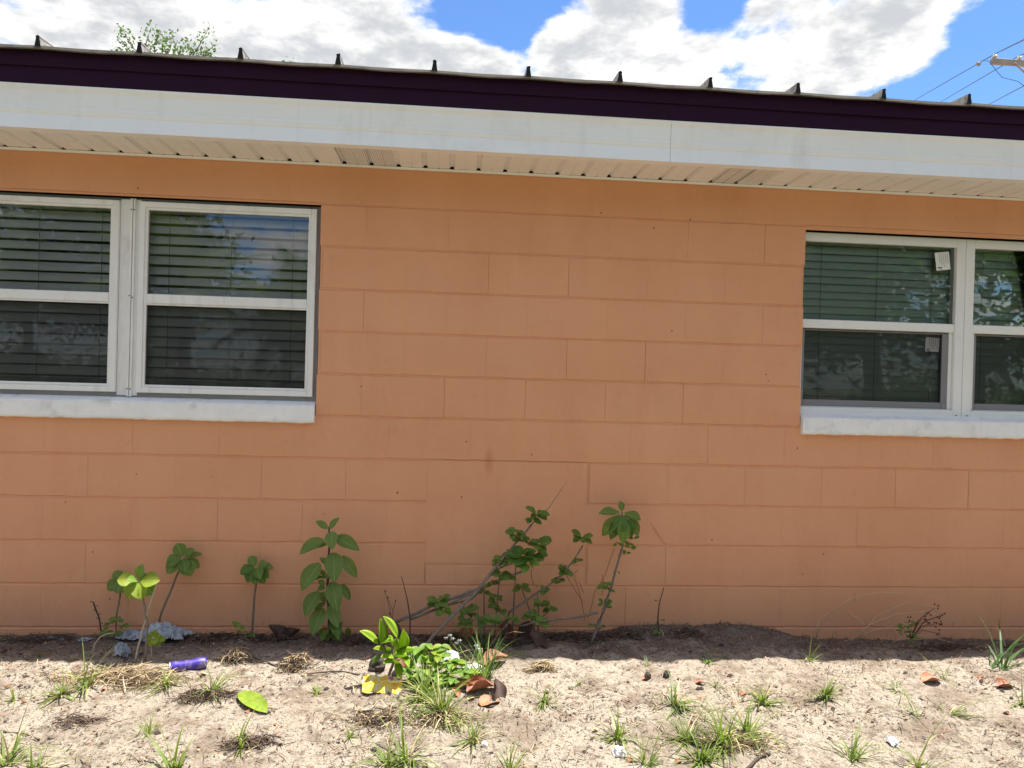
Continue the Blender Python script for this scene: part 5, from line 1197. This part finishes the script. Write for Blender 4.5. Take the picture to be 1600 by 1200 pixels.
# utility pole
YP = 12.0; A = at(1549, 96, YP); mp_ = mpp(YP); arm_z = A.z
PX = A.x + 1.22; pole = empty('utility_pole', (PX, YP, 0), 'wooden utility pole with crossarm at the right edge above the roof', 'pole')
def pp(mb, name, m, smooth=False): mb.v = [tuple(Vector(v) - pole.location) for v in mb.v]; return link(name, mb.mesh(name, M[m], smooth), pole)
pp(MB().tube([(PX, YP + .12, -.5), (PX, YP + .12, arm_z - 2), (PX, YP + .12, arm_z + .7)], [.15, .13, .11], 12), 'pole', 'wood_pole', True)
pp(MB().bbox(A.x, A.x + 2.44, YP - .06, YP + .04, arm_z - .055, arm_z + .055, .008), 'crossarm', 'wood_pole')
INS = [A.x + .07, A.x + .64, A.x + 1.8, A.x + 2.36]
for x in INS:
    b = MB(); b.tube([(x, YP - .01, arm_z + .04), (x, YP - .01, arm_z + .12)], .012, 6); pp(b, 'insulator_pin', 'grey_metal')
    b = MB(); n = 12; pr = [(.0, .09), (.055, .085), (.062, .105), (.05, .125), (.035, .135), (.04, .15), (.02, .165), (0.0, .168)]
    for rr_, zz in pr:
        for j in range(n): a = 2 * math.pi * j / n; b.v.append((x + rr_ * math.cos(a), YP - .01 + rr_ * math.sin(a), arm_z + zz))
    for i in range(len(pr) - 1):
        for j in range(n): j2 = (j + 1) % n; b.face([i * n + j, i * n + j2, (i + 1) * n + j2, (i + 1) * n + j])
    pp(b, 'insulator', 'porcelain', True)
for x0, x1 in ((A.x + .48, PX - .1), (A.x + 1.96, PX + .1)): pp(MB().tube([(x0, YP - .075, arm_z - .03), (x1, YP - .075, arm_z - .55)], .022, 6), 'brace', 'wood_pole')
cb = at(1600, 146, YP); pp(MB().tube([(cb.x + .03, YP - .1, cb.z - .12), (cb.x + .03, YP - .1, cb.z + .12)], .05, 10), 'cutout_fuse', 'grey_metal', True)
pp(MB().tube([(cb.x + .03, YP - .1, cb.z), (PX, YP, cb.z)], .02, 6), 'bracket', 'grey_metal')
jp = [at(1528, 100, YP - .3), at(1536, 94, YP - .2), at(1546, 96, YP - .1), at(1552, 104, YP - .1), at(1558, 112, YP - .1), at(1566, 121, YP - .1), at(1578, 124, YP - .1), at(1590, 127, YP - .1), at(1600, 134, YP - .1)]
pp(MB().tube(jp, .006, 5), 'jumper_wire', 'wire')
pp(MB().tube([at(1526, 99, YP + 1.5), at(1531, 101, YP + 1.5)], .045, 6), 'wire_clamp', 'grey_metal')
def wire(pts, label):
    P = [Vector(p) for p in pts]; b = MB().tube([p - P[0] for p in P], .011, 5); o = b.build('power_line', M['wire']); o.location = P[0]; tag(o, label, 'wire', 'overhead power lines')
def run(x, z, px, py, px2, py2, label):
    # follows the wire from beyond the roof over the pole and on past the camera
    start = Vector((x, YP - .01, z)); d = ray(px, py); far = CAM + d * ((30 - CAM.y) / d.y); d2 = ray(px2, py2); near = CAM + d2 * ((YP - 4 - CAM.y) / d2.y)
    farther = start + (far - start) * 2.6; nn_ = start + (near - start) * 5 + Vector((0, 0, .3))
    wire([farther, far, start.lerp(far, .5), start, near, nn_], label)
run(INS[0], arm_z + .165, 1416, 164, 1600, 62, 'overhead wire on the leftmost insulator of the crossarm')
run(INS[1], arm_z + .165, 1455, 168, 1680, 55, 'second overhead wire, passing below the crossarm end')
lw = at(1600, 134, YP); run(lw.x, lw.z, 1528, 172, 1660, 104, 'lowest overhead wire at the right edge')

# ------------------------------------------------------------------ across the yard: what the window panes mirror, plus added unseen trees
def broad_tree(x, y, h, rx, rz, label, seed, n=5200, trunk=.16):
    rr = random.Random(seed); z0 = gh(x, y); t = empty('broadleaf_tree', (x, y, z0), label, 'tree', 'trees across the yard'); b = MB(); c = Vector((0, 0, h - rz))
    b.tube([(0, 0, -.2), (.08, .05, h * .25), (-.05, 0, h * .5), (0, 0, h * .8)], [trunk, trunk * .8, trunk * .6, trunk * .2], 9)
    lv = MB(); cs = tree_crown(lv, c, rx, rz, int(n * 2.2), .22, rr, 46)
    for p, _ in cs[:14]: b.tube([(0, 0, h * .42), tuple(Vector((0, 0, h * .5)).lerp(p, .5) + Vector((0, 0, .15))), tuple(p)], [trunk * .4, trunk * .22, .02], 6)
    link('trunk', b.mesh('trunk', M['bark'], True), t); link('crown', lv.mesh('crown', M['crown']), t)
ORD = ['first', 'second', 'third', 'fourth', 'fifth', 'sixth', 'seventh', 'eighth', 'ninth']
def palm(x, y, h, label, seed, L=1.9):
    rr = random.Random(seed); z0 = gh(x, y); t = empty('palm_tree', (x, y, z0), label, 'palm', 'palms across the yard'); b = MB()
    b.tube([(0, 0, -.2), (.06, 0, h * .5), (.02, .03, h)], [.17, .13, .12], 10); link('trunk', b.mesh('trunk', M['bark'], True), t)
    f = MB(); f.tube([(0, 0, 0), (0, L * .4, .12), (0, L * .75, -.06), (0, L, -.35)], [.02, .014, .01, .004], 5)
    for k in range(34):
        u = .15 + .85 * k / 34; y_ = L * u; z_ = .12 * math.sin(u * 2.6) - .38 * max(0, u - .55)
        for s in (-1, 1): f.blade((0, y_, z_), Vector((s * 1.0, .75, .12)), L * .36 * (1.1 - u * .55), .035, .6, 0, 4, Vector((.2, 1, 0)))
    me = f.mesh('frond', M['palm'])
    for i in range(22):
        o = link('frond', me, t, (.02, .03, h)); o.rotation_euler = (R(rr.uniform(-55, 60)), rr.uniform(-.2, .2), 2 * math.pi * i / 22 * 2.4)
palm(-4.9, -13.5, 3.3, 'palm mirrored at the left of the left panes', 1)
palm(-2.9, -14.5, 2.7, 'short palm mirrored in the middle of the left panes', 2)
palm(-1.4, -12.5, 2.0, 'lowest palm mirrored at the right of the left panes', 3, 1.6)
broad_tree(-7.5, -17, 6.5, 2.6, 2.2, 'tall tree mirrored at the left photo edge', 4)
broad_tree(-2.6, -19.5, 5.3, 2.0, 1.7, 'round tree mirrored beside the bright sky', 5)
broad_tree(8.6, -9.5, 6.6, 3.0, 2.6, 'large tree mirrored in the pane with paper labels', 6, 8000, .2)
broad_tree(15.5, -13.0, 7.2, 2.8, 2.0, 'high crowned tree mirrored at the right photo edge', 7)
for i, (x, y, h, rx, rz) in enumerate(((-15, -15, 8.5, 3.4, 3.0), (-11, -19, 9.0, 3.2, 3.2), (1.5, -20, 7.5, 3.0, 2.6), (4.8, -16, 7.2, 2.6, 2.4), (20, -15, 9.0, 3.6, 3.2), (-20, -11, 8.0, 3.4, 2.8), (25, -10, 8.5, 3.4, 3.0))):  # unseen trees added to block low sky and darken the wall top
    broad_tree(x, y, h, rx, rz, ['big tree at the far left behind the viewer', 'tallest tree left of the palms behind the viewer', 'full tree behind the short palm, straight behind the viewer', 'tree right behind the viewer, left of the large mirrored tree', 'big tree at the right, beyond the small palm', 'outermost tree on the left side of the yard', 'outermost tree on the right side of the yard'][i], 90 + i, 3200)
palm(14.4, -14.5, 2.6, 'small palm mirrored in the right edge window', 8, 1.4)
for i, x in enumerate((-13, -9, -5.5, -1.8, 1.6, 5.0, 11.5, 17.5, 21)):
    rr = random.Random(70 + i); y = -21 - rr.uniform(0, 2); t = empty('hedge_shrub', (x, y, gh(x, y)), f'low hedge shrub across the yard, {ORD[i]} from the left of the mirrored row', 'shrub', 'hedge row across the yard')
    lv = MB(); tree_crown(lv, Vector((0, 0, 1.0)), 1.9, 1.0, 1500, .28, rr, 18); link('foliage', lv.mesh('foliage', M['crown']), t)
    b = MB()
    for k in range(5): b.tube([(rr.uniform(-.2, .2), rr.uniform(-.2, .2), -.1), (rr.uniform(-.8, .8), rr.uniform(-.6, .6), 1.1)], [.04, .015], 5)
    link('stems', b.mesh('stems', M['bark']), t)
bpy.context.view_layer.update()
